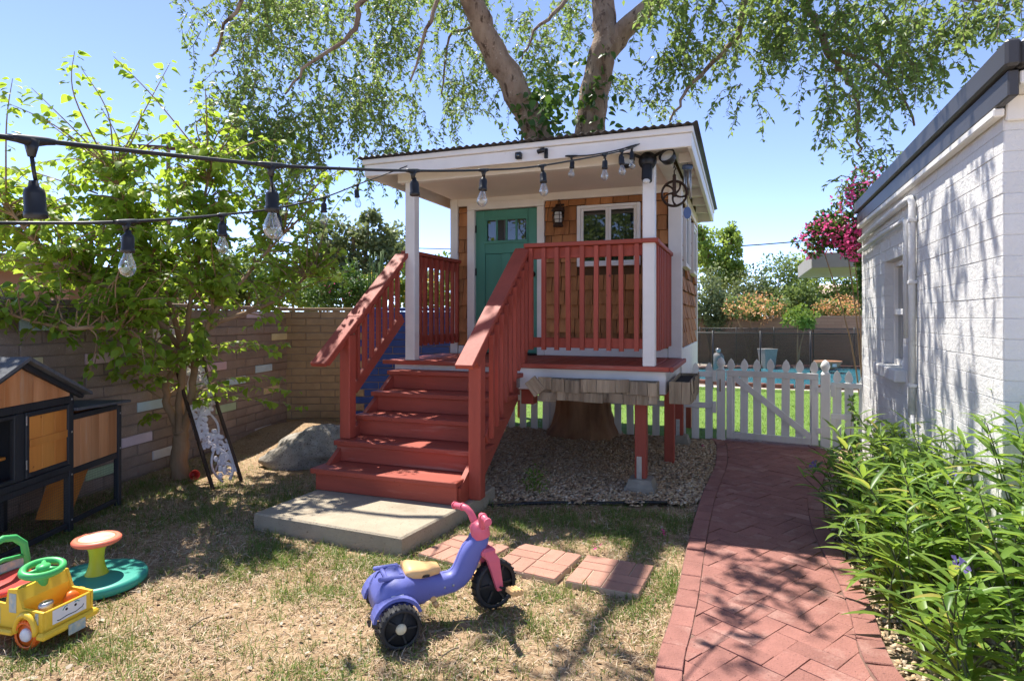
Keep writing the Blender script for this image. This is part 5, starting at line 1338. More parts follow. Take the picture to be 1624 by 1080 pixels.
# ------------------------------------------------------------------ big weeping tree through the playhouse
def spline(P, n):
    P = [Vector(p) for p in P]; out = []
    for i in range(len(P) - 1):
        a = P[max(i - 1, 0)]; b_ = P[i]; c = P[i + 1]; d = P[min(i + 2, len(P) - 1)]
        for k in range(n):
            f = k / n; out.append(.5 * ((2 * b_) + (c - a) * f + (2 * a - 5 * b_ + 4 * c - d) * f * f + (3 * b_ - a - 3 * c + d) * f ** 3))
    out.append(P[-1]); return out
def limb(b, P, r0, r1, n=6, sides=12, wob=.012):
    pts = spline(P, n); N = len(pts)
    rad = [(r0 + (r1 - r0) * i / (N - 1)) * (1 + random.uniform(-.05, .05)) for i in range(N)]
    pts = [p + Vector((random.gauss(0, wob), random.gauss(0, wob), 0)) if 0 < i < N - 1 else p for i, p in enumerate(pts)]
    b.tube(pts, rad, sides); return pts
TB = Vector((.92, 7.95, 0))
bt = empty('weeping_tree', TB, label='tall weeping tree whose trunk stands under the playhouse and forks above its roof', cat='tree')
b = B(); V = []; n = 40
rows = [(-.05, .47), (.05, .43), (.15, .385), (.30, .352), (.5, .335), (.75, .33), (1.1, .32), (1.5, .31), (2.0, .30)]
for z, r_ in rows:
    for k in range(n):
        w = 2 * math.pi * k / n; rr = r_ * (1 + .05 * math.sin(5 * w + z * 1.2) + .03 * math.sin(11 * w - z * 2) + (.14 * max(0, math.sin(4 * w + .7)) * max(0, .3 - z) / .3)); V.append((rr * math.cos(w), rr * math.sin(w), z))
b.add(V, [(i * n + k, i * n + (k + 1) % n, (i + 1) * n + (k + 1) % n, (i + 1) * n + k) for i in range(len(rows) - 1) for k in range(n)], True)
obj('trunk', b, bark_d, bt)
rel = lambda p: Vector(p) - TB
b = B()
lA = limb(b, [rel((.86, 7.95, 1.8)), rel((.62, 7.9, 2.9)), rel(at(853, 215, 7.75)), rel(at(822, 150, 7.65)), rel(at(775, 65, 7.5)), rel(at(742, -15, 7.3)), rel(at(690, -160, 6.8)), rel((-1.6, 6.2, 7.2))], .225, .09, 5)
obj('limb', b, bark, bt)
b = B()
lB = limb(b, [rel((.98, 7.98, 1.8)), rel((1.02, 8.0, 2.9)), rel(at(936, 215, 8.0)), rel(at(948, 110, 8.0)), rel(at(962, 60, 8.0)), rel(at(955, 0, 8.1)), rel(at(945, -120, 8.2)), rel((.9, 8.6, 7.8))], .235, .11, 5)
obj('limb', b, bark, bt); b = B()
lC = limb(b, [rel(at(955, 95, 8.0)), rel(at(985, 55, 7.95)), rel(at(1030, 10, 7.8)), rel(at(1075, -30, 7.6)), rel(at(1190, -120, 7.0)), rel((3.6, 6.2, 6.9))], .15, .06, 5)
obj('limb', b, bark, bt)
# thinner branches (photo reading with a depth each)
BR = [([(742, -10, 7.3), (660, -30, 7.0), (576, 0, 6.9), (565, 45, 6.9), (535, 75, 6.8), (480, 110, 6.7), (452, 150, 6.7)], .045),
      ([(700, -140, 6.8), (560, -120, 6.5), (430, -60, 6.4), (372, 20, 6.4), (335, 90, 6.4)], .05),
      ([(720, -60, 7.0), (690, 20, 6.8), (665, 70, 6.8), (650, 130, 6.8)], .03),
      ([(730, -50, 7.4), (745, 40, 7.9), (715, 60, 8.2), (700, 150, 8.3)], .03),
      ([(945, -60, 8.2), (890, 10, 8.0), (850, 50, 7.9), (828, 95, 7.8)], .035),
      ([(1120, -70, 7.3), (1180, -20, 7.0), (1172, 40, 6.9), (1158, 75, 6.9), (1110, 120, 6.9), (1080, 160, 6.9), (1062, 195, 6.9)], .05),
      ([(1190, -120, 7.0), (1270, -40, 6.6), (1288, 30, 6.5), (1312, 85, 6.4), (1338, 115, 6.4), (1358, 150, 6.4), (1366, 200, 6.4), (1360, 245, 6.4)], .05),
      ([(1270, -40, 6.6), (1340, -20, 6.3), (1420, -10, 6.0), (1500, -5, 5.8), (1590, 10, 5.6)], .04),
      ([(1312, 85, 6.4), (1360, 90, 6.2), (1420, 130, 6.0), (1450, 200, 6.0)], .022),
      ([(945, -120, 8.2), (1000, -260, 7.0), (1050, -480, 5.6)], .07), ([(690, -160, 6.8), (560, -330, 5.6), (400, -480, 4.6)], .06),
      ([(1190, -120, 7.0), (1300, -260, 5.6), (1400, -420, 4.6)], .05)]
for P, r_ in BR:
    b = B(); limb(b, [rel(at(*p)) for p in P], r_, .010, 4, 7, .02); obj('branch', b, bark, bt)
# hanging foliage: boxes (x0,x1,ytop,ybottom,Y0,Y1,clumps) read from the photograph, clumps of drooping strands in each
ZONES = [(315, 420, -60, 120, 5.8, 7.2, 18), (330, 430, 40, 265, 5.9, 7.2, 22), (400, 500, -60, 255, 5.9, 7.4, 30), (470, 560, -60, 250, 6.0, 7.6, 34), (540, 640, -60, 220, 6.2, 8.0, 34), (575, 660, 150, 335, 6.8, 7.6, 14),
         (600, 740, -60, 200, 6.5, 8.6, 40), (720, 860, -20, 205, 7.9, 9.4, 30), (840, 930, -40, 170, 8.2, 9.4, 20), (960, 1010, 120, 205, 7.8, 8.8, 5), (360, 470, 170, 320, 6.0, 7.0, 20), (455, 510, 190, 330, 6.0, 6.8, 12),
         (1050, 1130, -50, 150, 6.4, 7.6, 16), (1110, 1245, -60, 110, 6.2, 7.6, 26), (1150, 1200, 60, 205, 6.6, 7.2, 5), (1040, 1100, 90, 185, 6.6, 7.4, 6), (1190, 1250, 0, 110, 6.4, 7.2, 6), (1000, 1070, 150, 200, 7.6, 8.4, 5),
         (1250, 1350, -60, 150, 5.8, 7.0, 24), (1330, 1440, -40, 220, 5.6, 6.8, 30), (1290, 1400, 100, 240, 6.0, 7.0, 10), (1420, 1500, -40, 190, 5.6, 6.6, 14), (1330, 1430, 200, 320, 6.2, 7.2, 9), (1480, 1640, -60, 70, 5.0, 6.4, 20), (1560, 1640, 20, 95, 5.0, 5.8, 4), (1500, 1580, 0, 90, 5.4, 6.2, 4)]
S_pos, S_dir, S_nrm, S_sz = [], [], [], []
tw = B()
def strands(c, ns, L, spread, leaf=.076, twigs=True):
    for _ in range(ns):
        p = Vector((c[0] + random.gauss(0, spread), c[1] + random.gauss(0, spread), c[2] + random.gauss(0, spread * .6)))
        l = L * random.uniform(.4, 1.0); n = max(5, int(l / .019)); d = Vector((random.gauss(0, .6), random.gauss(0, .6), random.uniform(-.5, .35))); pts = [p]
        for k in range(n):
            d = (d + Vector((random.gauss(0, .14), random.gauss(0, .14), -.10))).normalized(); p = p + d * (l / n); pts.append(p)
            az = random.uniform(0, 6.283); ld = Vector((math.cos(az), math.sin(az), random.uniform(-1.3, .1)))
            S_pos.append(p); S_dir.append(ld); S_nrm.append((random.gauss(0, .6), random.gauss(0, .6), 1)); S_sz.append(leaf * random.uniform(.5, 1.25))
        if twigs:
            q = [pts[0], pts[len(pts) // 3], pts[2 * len(pts) // 3], pts[-1]]; tw.tube([rel(x) for x in q], [.005, .004, .003, .0015], 3, caps=False)
for (x0, x1, y0, y1, Y0, Y1, nc) in ZONES:
    dY = 1.0 if 390 < x0 < 720 else (.5 if x0 < 390 else 0)
    for _ in range(int(nc * (.52 if x0 < 900 else .42) + .5)):
        Y = random.uniform(Y0, Y1) + dY; px = random.uniform(x0, x1); hgt = (y1 - y0) * Y / FPX; L = min(.75, .55 * hgt + .12)
        pyt = random.uniform(y0, max(y0 + 5, y1 - L * FPX / Y * .45)); strands(at(px, pyt, Y), random.randint(6, 11), L * random.uniform(.6, 1.15), .12)
# crown above the frame: shades the porch, the gate end of the path and parts of the yard
CROWN = [((-.9, 7.4, 6.4), 1.0, 6), ((1.2, 8.6, 7.0), 1.3, 8), ((2.9, 7.8, 6.2), 1.0, 4), ((1.7, 5.9, 5.6), 1.0, 34), ((-.1, 5.4, 5.4), .7, 7), ((2.4, 6.6, 5.7), .8, 6), ((-.6, 9.2, 6.6), 1.2, 8), ((-1.7, 5.0, 5.4), .5, 2)]
for c, r_, nc in CROWN:
    for _ in range(nc):
        strands((c[0] + random.gauss(0, r_ * .6), c[1] + random.gauss(0, r_ * .6), c[2] + random.gauss(0, r_ * .35)), 7, .6, .16, .085, False)
S_pos = np.array([tuple(p) for p in S_pos]) - np.array(tuple(TB)); 
cw = leaf_join('crown', L_SMALL, S_pos, np.array([tuple(p) for p in S_dir]), np.array(S_nrm), np.array(S_sz))
obj('crown', cw, lf_main, bt, kind='stuff'); obj('twigs', tw, twig_m, bt, kind='stuff')
# broader climber leaves round the fork
vp = []; 
for _ in range(420):
    t = random.random(); c = at(862 + random.gauss(0, 26), 168 + random.gauss(0, 34), 7.6 + random.gauss(0, .2)) if t < .8 else at(945 + random.gauss(0, 22), 150 + random.gauss(0, 40), 7.75)
    vp.append(tuple(c - TB))
n = len(vp); obj('climber_foliage', leaf_join('climber_foliage', L_BROAD, np.array(vp), np.stack([rng.normal(0, 1, n), rng.normal(0, .6, n), rng.uniform(-1.2, .1, n)], 1), np.stack([rng.normal(0, .6, n), rng.normal(-.5, .5, n), np.ones(n) * .8], 1), rng.uniform(.07, .13, n)), lf_vine, bt, kind='stuff')

# ------------------------------------------------------------------ broad-leaved small tree on the left
MB = Vector((-3.17, 5.86, 0))
mt = empty('small_tree', MB, label='small broad-leaved tree with bright green leaves in front of the left block wall', cat='tree')
mrel = lambda p: Vector(p) - MB
b = B()
fk = at(286, 690, 5.86)
limb(b, [mrel(MB + Vector((.03, 0, -.05))), mrel(at(283, 735, 5.87)), mrel(at(287, 700, 5.86)), mrel(fk + Vector((0, 0, .04)))], .085, .062, 4, 12, .004)
mains = [[fk, at(270, 655, 5.85), at(262, 615, 5.8), at(285, 560, 5.7), at(270, 480, 5.5), at(225, 380, 5.2), at(180, 270, 5.0)],
         [fk, at(285, 640, 5.8), at(292, 580, 5.7), at(300, 500, 5.5), at(315, 400, 5.4), at(330, 260, 5.3)],
         [fk, at(300, 650, 5.8), at(308, 590, 5.6), at(325, 520, 5.3), at(390, 440, 5.6), at(450, 370, 6.0)],
         [at(292, 560, 5.7), at(240, 500, 5.3), at(160, 450, 5.0), at(80, 400, 4.7), at(10, 330, 4.6)],
         [at(300, 540, 5.6), at(350, 510, 5.5), at(430, 480, 6.0), at(500, 430, 6.5)],
         [at(285, 560, 5.7), at(230, 540, 5.0), at(180, 520, 4.7), at(100, 520, 4.5), at(20, 500, 4.4)]]
MP = []
for i, P in enumerate(mains): MP.append(limb(b, [mrel(p) for p in P], .045 if i < 3 else .03, .010, 4, 8, .008))
obj('trunk', b, bark_m, mt)
tips = []
# (px,py,Y) tips of leafy shoots
for _ in range(760):
    px = random.gauss(250, 175); py = random.gauss(395, 115)
    if not (-60 < px < 560) or py < 190 + abs(px - 230) * .12 or py > 620: continue
    if py > 540 and not (120 < px < 460): continue
    if py > 455 and px > 290 and random.random() < .62: continue
    tips.append((px, py, random.uniform(4.5, 5.9) - (0.3 if px < 100 else 0) + (min(1.1, (px - 330) / 80) if px > 330 else 0)))
tips += [(118, 82, 4.9), (130, 110, 4.9), (20, 125, 4.6), (50, 140, 4.6), (270, 100, 5.1), (325, 135, 5.2), (310, 160, 5.2), (180, 90, 5.0), (15, 165, 4.5), (395, 205, 5.2), (380, 170, 5.2), (330, 180, 5.2), (225, 175, 5.0), (70, 190, 4.7), (160, 170, 4.9),
         (470, 620, 5.6), (485, 645, 5.6), (455, 600, 5.6), (440, 560, 5.6), (180, 595, 5.0), (200, 545, 4.9), (120, 548, 4.6), (230, 668, 5.5), (240, 610, 5.3), (340, 600, 5.2), (320, 640, 5.5), (470, 480, 5.6), (545, 400, 6.8), (530, 370, 6.8), (550, 450, 6.9), (10, 520, 4.4), (40, 540, 4.5), (60, 500, 4.4)]
tips += [(random.gauss(325, 35), random.gauss(575, 18), random.uniform(4.9, 5.3)) for _ in range(8)]
LFp, LFd, LFn, LFs = [], [], [], []
shoot = B(); allm = [p for q in MP for p in q[3:]]
for (px, py, Y) in tips:
    T = mrel(at(px, py, Y)); S = min(allm, key=lambda p: (p - T).length + max(0, p.z - T.z) * 1.5 + random.uniform(0, .35)); d = T - S
    if d.length > 1.25: S = T - d.normalized() * 1.25; d = T - S
    mid = S + d * .5 + Vector((random.gauss(0, .06), random.gauss(0, .06), random.uniform(.0, .14))); pts = spline([S, mid, T], 7)
    shoot.tube(pts, [.008 - .006 * i / (len(pts) - 1) for i in range(len(pts))], 5, caps=False)
    L = sum((pts[i + 1] - pts[i]).length for i in range(len(pts) - 1)); nl = int(L * .85 / .030) + 4
    for k in range(nl):
        t = 1 - (k / nl) * .85; f = t * (len(pts) - 1); i = min(int(f), len(pts) - 2); p = pts[i].lerp(pts[i + 1], f - i); ax = (pts[i + 1] - pts[i]).normalized()
        az = random.uniform(0, 6.283); o_ = Vector((math.cos(az), math.sin(az), random.uniform(-.55, .25))); dd = (o_ + ax * .4).normalized()
        LFp.append(tuple(p + dd * random.uniform(.015, .04))); LFd.append(tuple(dd + Vector((0, 0, -.35)))); LFn.append((random.gauss(0, .45), random.gauss(0, .45), 1)); LFs.append(random.choice((.6, .85, 1, 1)) * random.uniform(.055, .105) * (1.0 if k > 2 else .7))
obj('shoots', shoot, bark_m, mt, kind='stuff')
LFp, LFd, LFn, LFs = map(np.array, (LFp, LFd, LFn, LFs))
Wp_ = LFp + np.array(tuple(MB)); app = LFs / Wp_[:, 1] * np.abs(unit(LFn)[:, 2] * .5 + .5); order = np.argsort(-app); big = order[:300]; rest = order[300:]
obj('crown', leaf_join('crown', L_BROAD, LFp[rest], LFd[rest], LFn[rest], LFs[rest]), lf_mul, mt, kind='stuff')
LB = fast_mesh('leaf', *L_BROAD); LB.materials.append(lf_mul)
FR = frames(LFd[big], LFn[big]) * LFs[big].reshape(-1, 1, 1)
for k, i in enumerate(big):
    o = bpy.data.objects.new('leaf', LB); C.objects.link(o); o.parent = mt
    M = Matrix([list(map(float, r_)) for r_ in FR[k]]).to_4x4(); M.translation = Vector(map(float, LFp[i])); o.matrix_local = M

# ------------------------------------------------------------------ lance-leaved plants in the bed on the right
LL = []
for dr_ in (.18, .34, .55):
    V0, F0 = leaf_shape([(.10, .045), (.28, .078), (.52, .080), (.75, .053), (.9, .022)], .5, dr_); me = fast_mesh('leaf', V0, F0); me.materials.append(lf_rue); LL.append((me, V0, F0))
FLW = B()
for k in range(5):
    w = 2 * math.pi * k / 5; c, s = math.cos(w), math.sin(w); q = lambda r_, a, z: (r_ * math.cos(w + a), r_ * math.sin(w + a), z)
    FLW.add([(0, 0, -.03), q(.012, -.3, .0), q(.034, -.45, .008), q(.04, 0, .004), q(.034, .45, .008), q(.012, .3, .0)], [(0, 1, 5), (1, 2, 3), (1, 3, 5), (5, 3, 4)], True)
FLW = FLW.mesh('flower'); FLW.materials.append(fl_pur)
def lance_plant(loc, h, lean, label, single, flower=False):
    root = empty('lance_leaf_plant', loc, random.uniform(0, 6.28), label=label, cat='plant', group='lance-leaved plants in the bed by the white wall')
    sb_ = B(); P, Dd, Nn, Sz = [], [], [], []
    for s_ in range(random.choice((4, 5, 6))):
        az = random.uniform(0, 6.28); hh = h * random.uniform(.65, 1.05); tip = Vector((math.cos(az), math.sin(az), 0)) * hh * random.uniform(.08, .40) + Vector((lean[0], lean[1], hh))
        base = Vector((random.gauss(0, .06), random.gauss(0, .06), -.01)); mid = (base + tip) * .5 + Vector((-math.cos(az), -math.sin(az), 0)) * hh * .06
        pts = spline([base, mid, tip], 6); sb_.tube(pts, [.006 - .004 * i / (len(pts) - 1) for i in range(len(pts))], 5)
        nn = int(hh / .075)
        for k in range(nn):
            t = .22 + .78 * k / max(1, nn - 1); f = t * (len(pts) - 1); i = min(int(f), len(pts) - 2); p = pts[i].lerp(pts[i + 1], f - i); a0 = az + k * 1.571 + random.uniform(-.25, .25)
            for q in (0, math.pi):
                a = a0 + q; up = random.uniform(.35, 1.0) + .9 * max(0, t - .75)
                P.append(p); Dd.append(Vector((math.cos(a), math.sin(a), up))); Nn.append(Vector((-math.cos(a) * up, -math.sin(a) * up, 1.0))); Sz.append(random.uniform(.15, .245) * (1 - .35 * max(0, t - .8) / .2) * (.75 + .25 * min(1, h / .6)))
        if flower and s_ == 0:
            o = bpy.data.objects.new('flower', FLW); C.objects.link(o); o.parent = root; o.location = pts[-1] + Vector((.05, -.02, .02)); o.rotation_euler = (R(60), R(20), random.uniform(0, 6))
    obj('stem', sb_, mat_stem, root)
    FRm = frames(np.array([tuple(v) for v in Dd]), np.array([tuple(v) for v in Nn]))
    if single:
        for k in range(len(P)):
            o = bpy.data.objects.new('leaf', random.choice(LL)[0]); C.objects.link(o); o.parent = root
            M = Matrix([list(map(float, r_)) for r_ in FRm[k] * Sz[k]]).to_4x4(); M.translation = P[k]; o.matrix_local = M
    else:
        obj('foliage', leaf_join('foliage', (LL[1][1], LL[1][2]), np.array([tuple(v) for v in P]), np.array([tuple(v) for v in Dd]), np.array([tuple(v) for v in Nn]), np.array(Sz)), lf_rue, root, kind='stuff')
mat_stem = mat('purple_green_stem', (.07, .085, .035), .7, .2, 9, 0, 9, orand=0)
def wallx(Y): return 2.36 + (Y - 2.97) * .381
spots = [(float(XR(y_)) + .12 + random.uniform(0, .06), y_) for y_ in (1.95, 2.25, 2.52, 2.8, 3.1, 3.4, 3.7, 4.0, 4.3)]
tries = 0
while len(spots) < 50 and tries < 6000:
    tries += 1
    Y = random.uniform(1.75, 5.0); xl = float(XR(Y)) + .13 + max(0, Y - 4.3) * .25; xr = wallx(Y) - .10 if Y > 2.97 else 2.95
    if xr <= xl: continue
    X = random.uniform(xl, xr)
    if X / Y > .92 or X / Y < .40: continue
    if all((X - a) ** 2 + (Y - c) ** 2 > .17 ** 2 for a, c in spots): spots.append((X, Y))
spots.sort(key=lambda p: p[1])
ORD = ('nearest', 'second', 'third', 'fourth', 'fifth', 'sixth', 'seventh', 'eighth', 'ninth', 'tenth', 'eleventh', 'twelfth', 'thirteenth', 'fourteenth', 'fifteenth', 'sixteenth', 'seventeenth', 'eighteenth', 'nineteenth', 'twentieth', 'twenty-first', 'twenty-second', 'twenty-third', 'twenty-fourth', 'twenty-fifth', 'twenty-sixth')
rowc = {}
for k, (X, Y) in enumerate(spots):
    edge = X - float(XR(Y)); h = .50 + .52 * min(1, max(0, edge - .1) / .65) + random.uniform(-.06, .12)
    if Y > 4.2: h *= .78
    row = 'along the edge of the brick path' if edge < .42 else ('in the middle of the bed' if edge < .75 else 'at the back against the white wall')
    o_ = ORD[rowc.get(row, 0)]; rowc[row] = rowc.get(row, 0) + 1; fl_ = k in (0, 5, 16, 24, 30)
    lance_plant((X, Y, 0), h, ((-.20 if edge < .45 else -.04) + random.gauss(0, .05), -.04 + random.gauss(0, .05)), ('violet-flowered' if fl_ else 'green') + ' lance-leaved clump, ' + o_ + (' from the viewer ' if o_ != 'nearest' else ' to the viewer ') + row, k < 26, flower=fl_)

# ------------------------------------------------------------------ other planting
def blob_leaves(c, r, n, size, shell=.55):
    u = rng.normal(0, 1, (n, 3)); u = unit(u); rad = shell + (1 - shell) * rng.random((n, 1)) ** .6
    p = np.array(c) + u * rad * np.array(r); return p, u + rng.normal(0, .6, (n, 3)), u * .6 + rng.normal(0, .5, (n, 3)) + np.array((0, 0, .5)), size * rng.uniform(.6, 1.25, n)
def shrub(name, loc, blobs, size, m, label, cat, group=None, trunk=None, flowers=None, shape=L_OVAL, loosen=.35):
    """crown of leaf clumps on several limbs; blobs (offset, radii, leaves); flowers (material, count, size, blob slice)"""
    t = empty(name, loc, label=label, cat=cat, group=group)
    P = []
    for (c, r, n) in blobs:
        k = max(3, n // 55)
        for _ in range(k):    # small clumps give light and dark and gaps
            d = rng.normal(0, 1, 3); d /= np.linalg.norm(d); cc = np.array(c) + d * np.array(r) * rng.uniform(.35, 1.0)
            P.append(blob_leaves(cc, np.array(r) * rng.uniform(.22, .42), max(8, n // k), size, .2))
    cat_ = [np.concatenate([p[i] for p in P]) for i in range(4)]
    keep = cat_[0][:, 2] > -loc[2] + .02 if True else None
    cat_ = [a[keep] for a in cat_]
    obj('crown', leaf_join('crown', shape, *cat_), m, t, kind='stuff')
    if flowers:
        fm, fn, fs, cl_ = flowers; Q = []
        for (c, r) in cl_:
            kk = max(2, fn // 12)
            for _ in range(kk):
                d = rng.normal(0, 1, 3); d /= np.linalg.norm(d); d[1] = -abs(d[1]); cc = np.array(c) + d * np.array(r) * rng.uniform(.75, 1.05); Q.append(blob_leaves(cc, (fs * 2.2,) * 3, 12, fs, .3))
        q = [np.concatenate([p[i] for p in Q]) for i in range(4)]; obj('flowers', leaf_join('flowers', L_OVAL, *q), fm, t, kind='stuff')
    b = B(); tr_ = trunk or .04
    for (c, r, n) in blobs:
        b.tube(spline([(0, 0, -.02), (c[0] * .3, c[1] * .3, max(.1, (c[2]) * .5)), (c[0], c[1], c[2] + r[2] * .3)], 4), [tr_ * (1 - .085 * i) for i in range(9)], 7)
    obj('trunk', b, bark_m, t)
def wpt(px, py, Y): return tuple(at(px, py, Y))
def rels(base, items): return [((at(px, py, Y) - Vector(base)).to_tuple(), r, n) for (px, py, Y, r, n) in items]
def wl_(px, Y): return ((px - 812) / FPX * Y, Y, 0)
# magenta climber over the end of the white building
b0 = wl_(1372, 7.35)
bl_ = rels(b0, [(1335, 350, 7.2, (.30, .35, .28), 1000), (1372, 310, 7.2, (.22, .3, .25), 700), (1298, 380, 7.2, (.26, .25, .18), 650), (1385, 400, 7.2, (.18, .3, .32), 1000), (1375, 460, 7.3, (.14, .2, .34), 700), (1352, 375, 7.1, (.25, .3, .25), 800)])
shrub('bougainvillea', b0, bl_, .055, lf_vine, 'magenta bougainvillea climbing over the end of the white building', 'climber', trunk=.012, flowers=(fl_mag, 300, .044, [(bl_[0][0], (.36, .38, .30)), (bl_[1][0], (.26, .3, .26)), (bl_[2][0], (.30, .25, .18)), (bl_[5][0], (.28, .3, .28))]))
b0 = wl_(1348, 6.75); bl_ = rels(b0, [(1345, 705, 6.75, (.14, .14, .10), 160), (1335, 725, 6.7, (.14, .12, .07), 120), (1352, 650, 6.8, (.05, .08, .22), 60)])
shrub('creeper', b0, bl_, .045, lf_vine, 'low trailing creeper at the foot of the short fence piece', 'climber', trunk=.006)
# hedge, flowers and trees beyond the far wall, each a plant of its own
def bush(px, py, Y, rx, rz, n, m, label, size=.11, flowers=None, name='bush', group='shrubs behind the far wall', cat='shrub', shape=L_OVAL, ry=None, trunk=.05):
    b0 = wl_(px, Y); c = at(px, py, Y) - Vector(b0)
    bl = [((c.x, c.y, c.z), (rx, ry or rx * .8, rz), n), ((c.x - rx * .5, c.y, c.z - rz * .45), (rx * .6, rx * .6, rz * .6), n // 3), ((c.x + rx * .5, c.y, c.z - rz * .45), (rx * .6, rx * .6, rz * .6), n // 3)]
    shrub(name, b0, bl, size, m, label, cat, group, trunk, flowers and (flowers[0], flowers[1], flowers[2], [((c.x, c.y - .2, c.z), (rx * .95, rx * .8, rz * .95))]), shape)
bush(1128, 475, 20.9, 1.0, 1.0, 2600, lf_olive, 'grey green shrub just right of the playhouse wall, behind the far wall')
bush(1182, 470, 22, 1.1, .95, 2400, lf_olive, 'dusty green shrub behind the orange flowers left of centre')
bush(1235, 452, 22.5, 1.25, 1.2, 3200, lf_bg, 'tall rounded green shrub in the middle behind the far wall')
bush(1295, 448, 23, 1.2, 1.35, 3000, lf_fresh, 'light green tall shrub under the patio roof corner')
bush(1350, 470, 22.5, 1.0, 1.0, 2200, lf_bg, 'dark green shrub right of the hedge, beside the white building')
bush(1265, 482, 21.2, .9, .75, 1600, lf_bg, 'low green shrub directly above the far wall in the middle')
bush(1190, 487, 20.2, 1.1, .42, 1100, lf_bg, 'apricot flowering bougainvillea drooping over the far wall', flowers=(fl_ora, 560, .075))
bush(1322, 488, 20.3, .75, .36, 700, lf_bg, 'pale apricot flowering bush above the far wall at right', flowers=(fl_ora, 520, .075))
b0 = wl_(1265, 18.6); bl_ = rels(b0, [(1265, 503, 18.6, (.50, .45, .32), 1300), (1280, 512, 18.6, (.35, .35, .22), 600)])
shrub('young_tree', b0, bl_, .09, lf_lime, 'small lime green tree standing in front of the far wall', 'tree', trunk=.03)
b0 = wl_(1140, 23.5); bl_ = rels(b0, [(1122, 400, 23.5, (.85, .8, .85), 1700), (1160, 385, 23.5, (.48, .5, .7), 900), (1138, 440, 23.5, (1.0, .8, .8), 1700), (1112, 362, 23.5, (.4, .4, .45), 450), (1168, 430, 23.5, (.4, .4, .5), 600)])
shrub('leafy_tree', b0, bl_, .15, lf_fresh, 'fresh green tree rising right behind the playhouse roof', 'tree', trunk=.09)
# left background, beyond the block walls
b0 = wl_(570, 15); bl_ = rels(b0, [(560, 385, 15, (.8, .7, .65), 1700), (610, 385, 15.2, (.65, .6, .6), 1300), (520, 405, 15, (.65, .6, .6), 1300), (590, 440, 15, (1.1, .8, .6), 2000), (640, 405, 15.5, (.4, .5, .55), 700), (500, 365, 15, (.3, .4, .35), 350), (500, 450, 15, (.8, .6, .5), 1200), (660, 455, 15.2, (.7, .6, .4), 900), (585, 345, 15, (.3, .3, .3), 250)])
shrub('olive_tree', b0, bl_, .12, lf_olive, 'grey green tree behind the left block wall, left of the playhouse', 'tree', trunk=.10)
b0 = wl_(712, 20); bl_ = rels(b0, [(710, 420, 20, (.6, .6, .6), 700), (690, 440, 20, (.6, .5, .5), 500), (735, 430, 20, (.5, .5, .5), 400)])
shrub('leafy_tree', b0, bl_, .13, lf_lime, 'distant light green tree seen between porch post and playhouse wall', 'tree', trunk=.08)
bush(395, 440, 11.5, .75, .6, 2200, lf_bg, 'dark green hedge shrub behind the leafy tree, above the block wall corner', size=.09, group='shrubs behind the left walls')
bush(465, 445, 12.0, .7, .55, 1900, lf_fresh, 'light green shrub above the corner of the block walls', size=.09, group='shrubs behind the left walls')
bush(320, 440, 11.0, .7, .55, 1700, lf_olive, 'dusty green shrub behind the trunk side of the leafy tree', size=.09, group='shrubs behind the left walls')
bush(235, 450, 10.0, .6, .45, 1300, lf_bg, 'low green shrub beside the brown house behind the wall', size=.08, group='shrubs behind the left walls')
b0 = wl_(555, 9.6); bl_ = rels(b0, [(545, 455, 9.6, (.42, .4, .35), 1500), (575, 470, 9.7, (.35, .4, .28), 1000), (505, 460, 9.5, (.40, .35, .3), 1100), (540, 480, 9.4, (.6, .3, .2), 900)])
shrub('flowering_shrub', b0, bl_, .05, lf_vine, 'dark green shrub with pink flowers above the tan block wall', 'shrub', trunk=.02, flowers=(fl_mag, 36, .035, [(bl_[0][0], (.42, .4, .3)), (bl_[1][0], (.3, .3, .25))]))
b0 = wl_(605, 10.4); bl_ = rels(b0, [(610, 450, 10.4, (.40, .35, .32), 900), (650, 465, 10.5, (.35, .3, .3), 800), (690, 465, 10.6, (.35, .3, .34), 800), (720, 470, 10.7, (.3, .3, .3), 600)])
shrub('flowering_shrub', b0, bl_, .06, lf_lime, 'yellow flowering shrub behind the left stair handrail', 'shrub', trunk=.02, flowers=(fl_yel, 90, .045, [(c, r) for c, r, n in bl_]))
b0 = wl_(592, 9.5); b = B(); t_ = empty('pencil_cactus', b0, label='upright pencil-stemmed plant above the tan wall beside the handrail', cat='plant')
for k in range(46):
    px = random.gauss(600, 16); py = random.uniform(395, 470); T = at(px, py, 9.5 + random.gauss(0, .1)) - Vector(b0); b.tube(spline([(random.gauss(0, .04), 0, 0), (T.x * .45, T.y * .4, T.z * .62), T], 3), [.016, .014, .012, .010, .009, .008, .007], 5)
obj('stem', b, mat('green_stem', (.10, .17, .04), .6, .2, 6, 0, 9, orand=0), t_)
# trees behind the viewer, seen mirrored in the window panes
for k, (X, Y, h_) in enumerate(((-9.5, -7, 4.3), (-6.3, -6.2, 4.2), (-3.4, -7.5, 4.0))):
    shrub('leafy_tree', (X, Y, 0), [((0, 0, h_), (2.0, 1.6, 1.8), 3000), ((.9, .2, h_ - 1.5), (1.4, 1.2, 1.2), 1600), ((-.9, 0, h_ - 1.3), (1.4, 1.2, 1.2), 1600)], .22, lf_bg, ('round green tree behind the viewer on the left', 'round green tree behind the viewer in the middle', 'round green tree behind the viewer on the right')[k], 'tree', trunk=.12)
# weed in the gravel
b0 = (.20, 5.27, .02); P = rng.normal(0, .055, (240, 3)) + np.array((0, 0, .09)); P[:, 2] = np.abs(P[:, 2]); 
wd_ = obj('weed', leaf_join('weed', L_OVAL, P, rng.normal(0, 1, (240, 3)) + np.array((0, 0, .8)), rng.normal(0, 1, (240, 3)), rng.uniform(.015, .032, 240)), lf_lime, loc=b0, label='small bright green weed growing in the gravel', cat='weed')

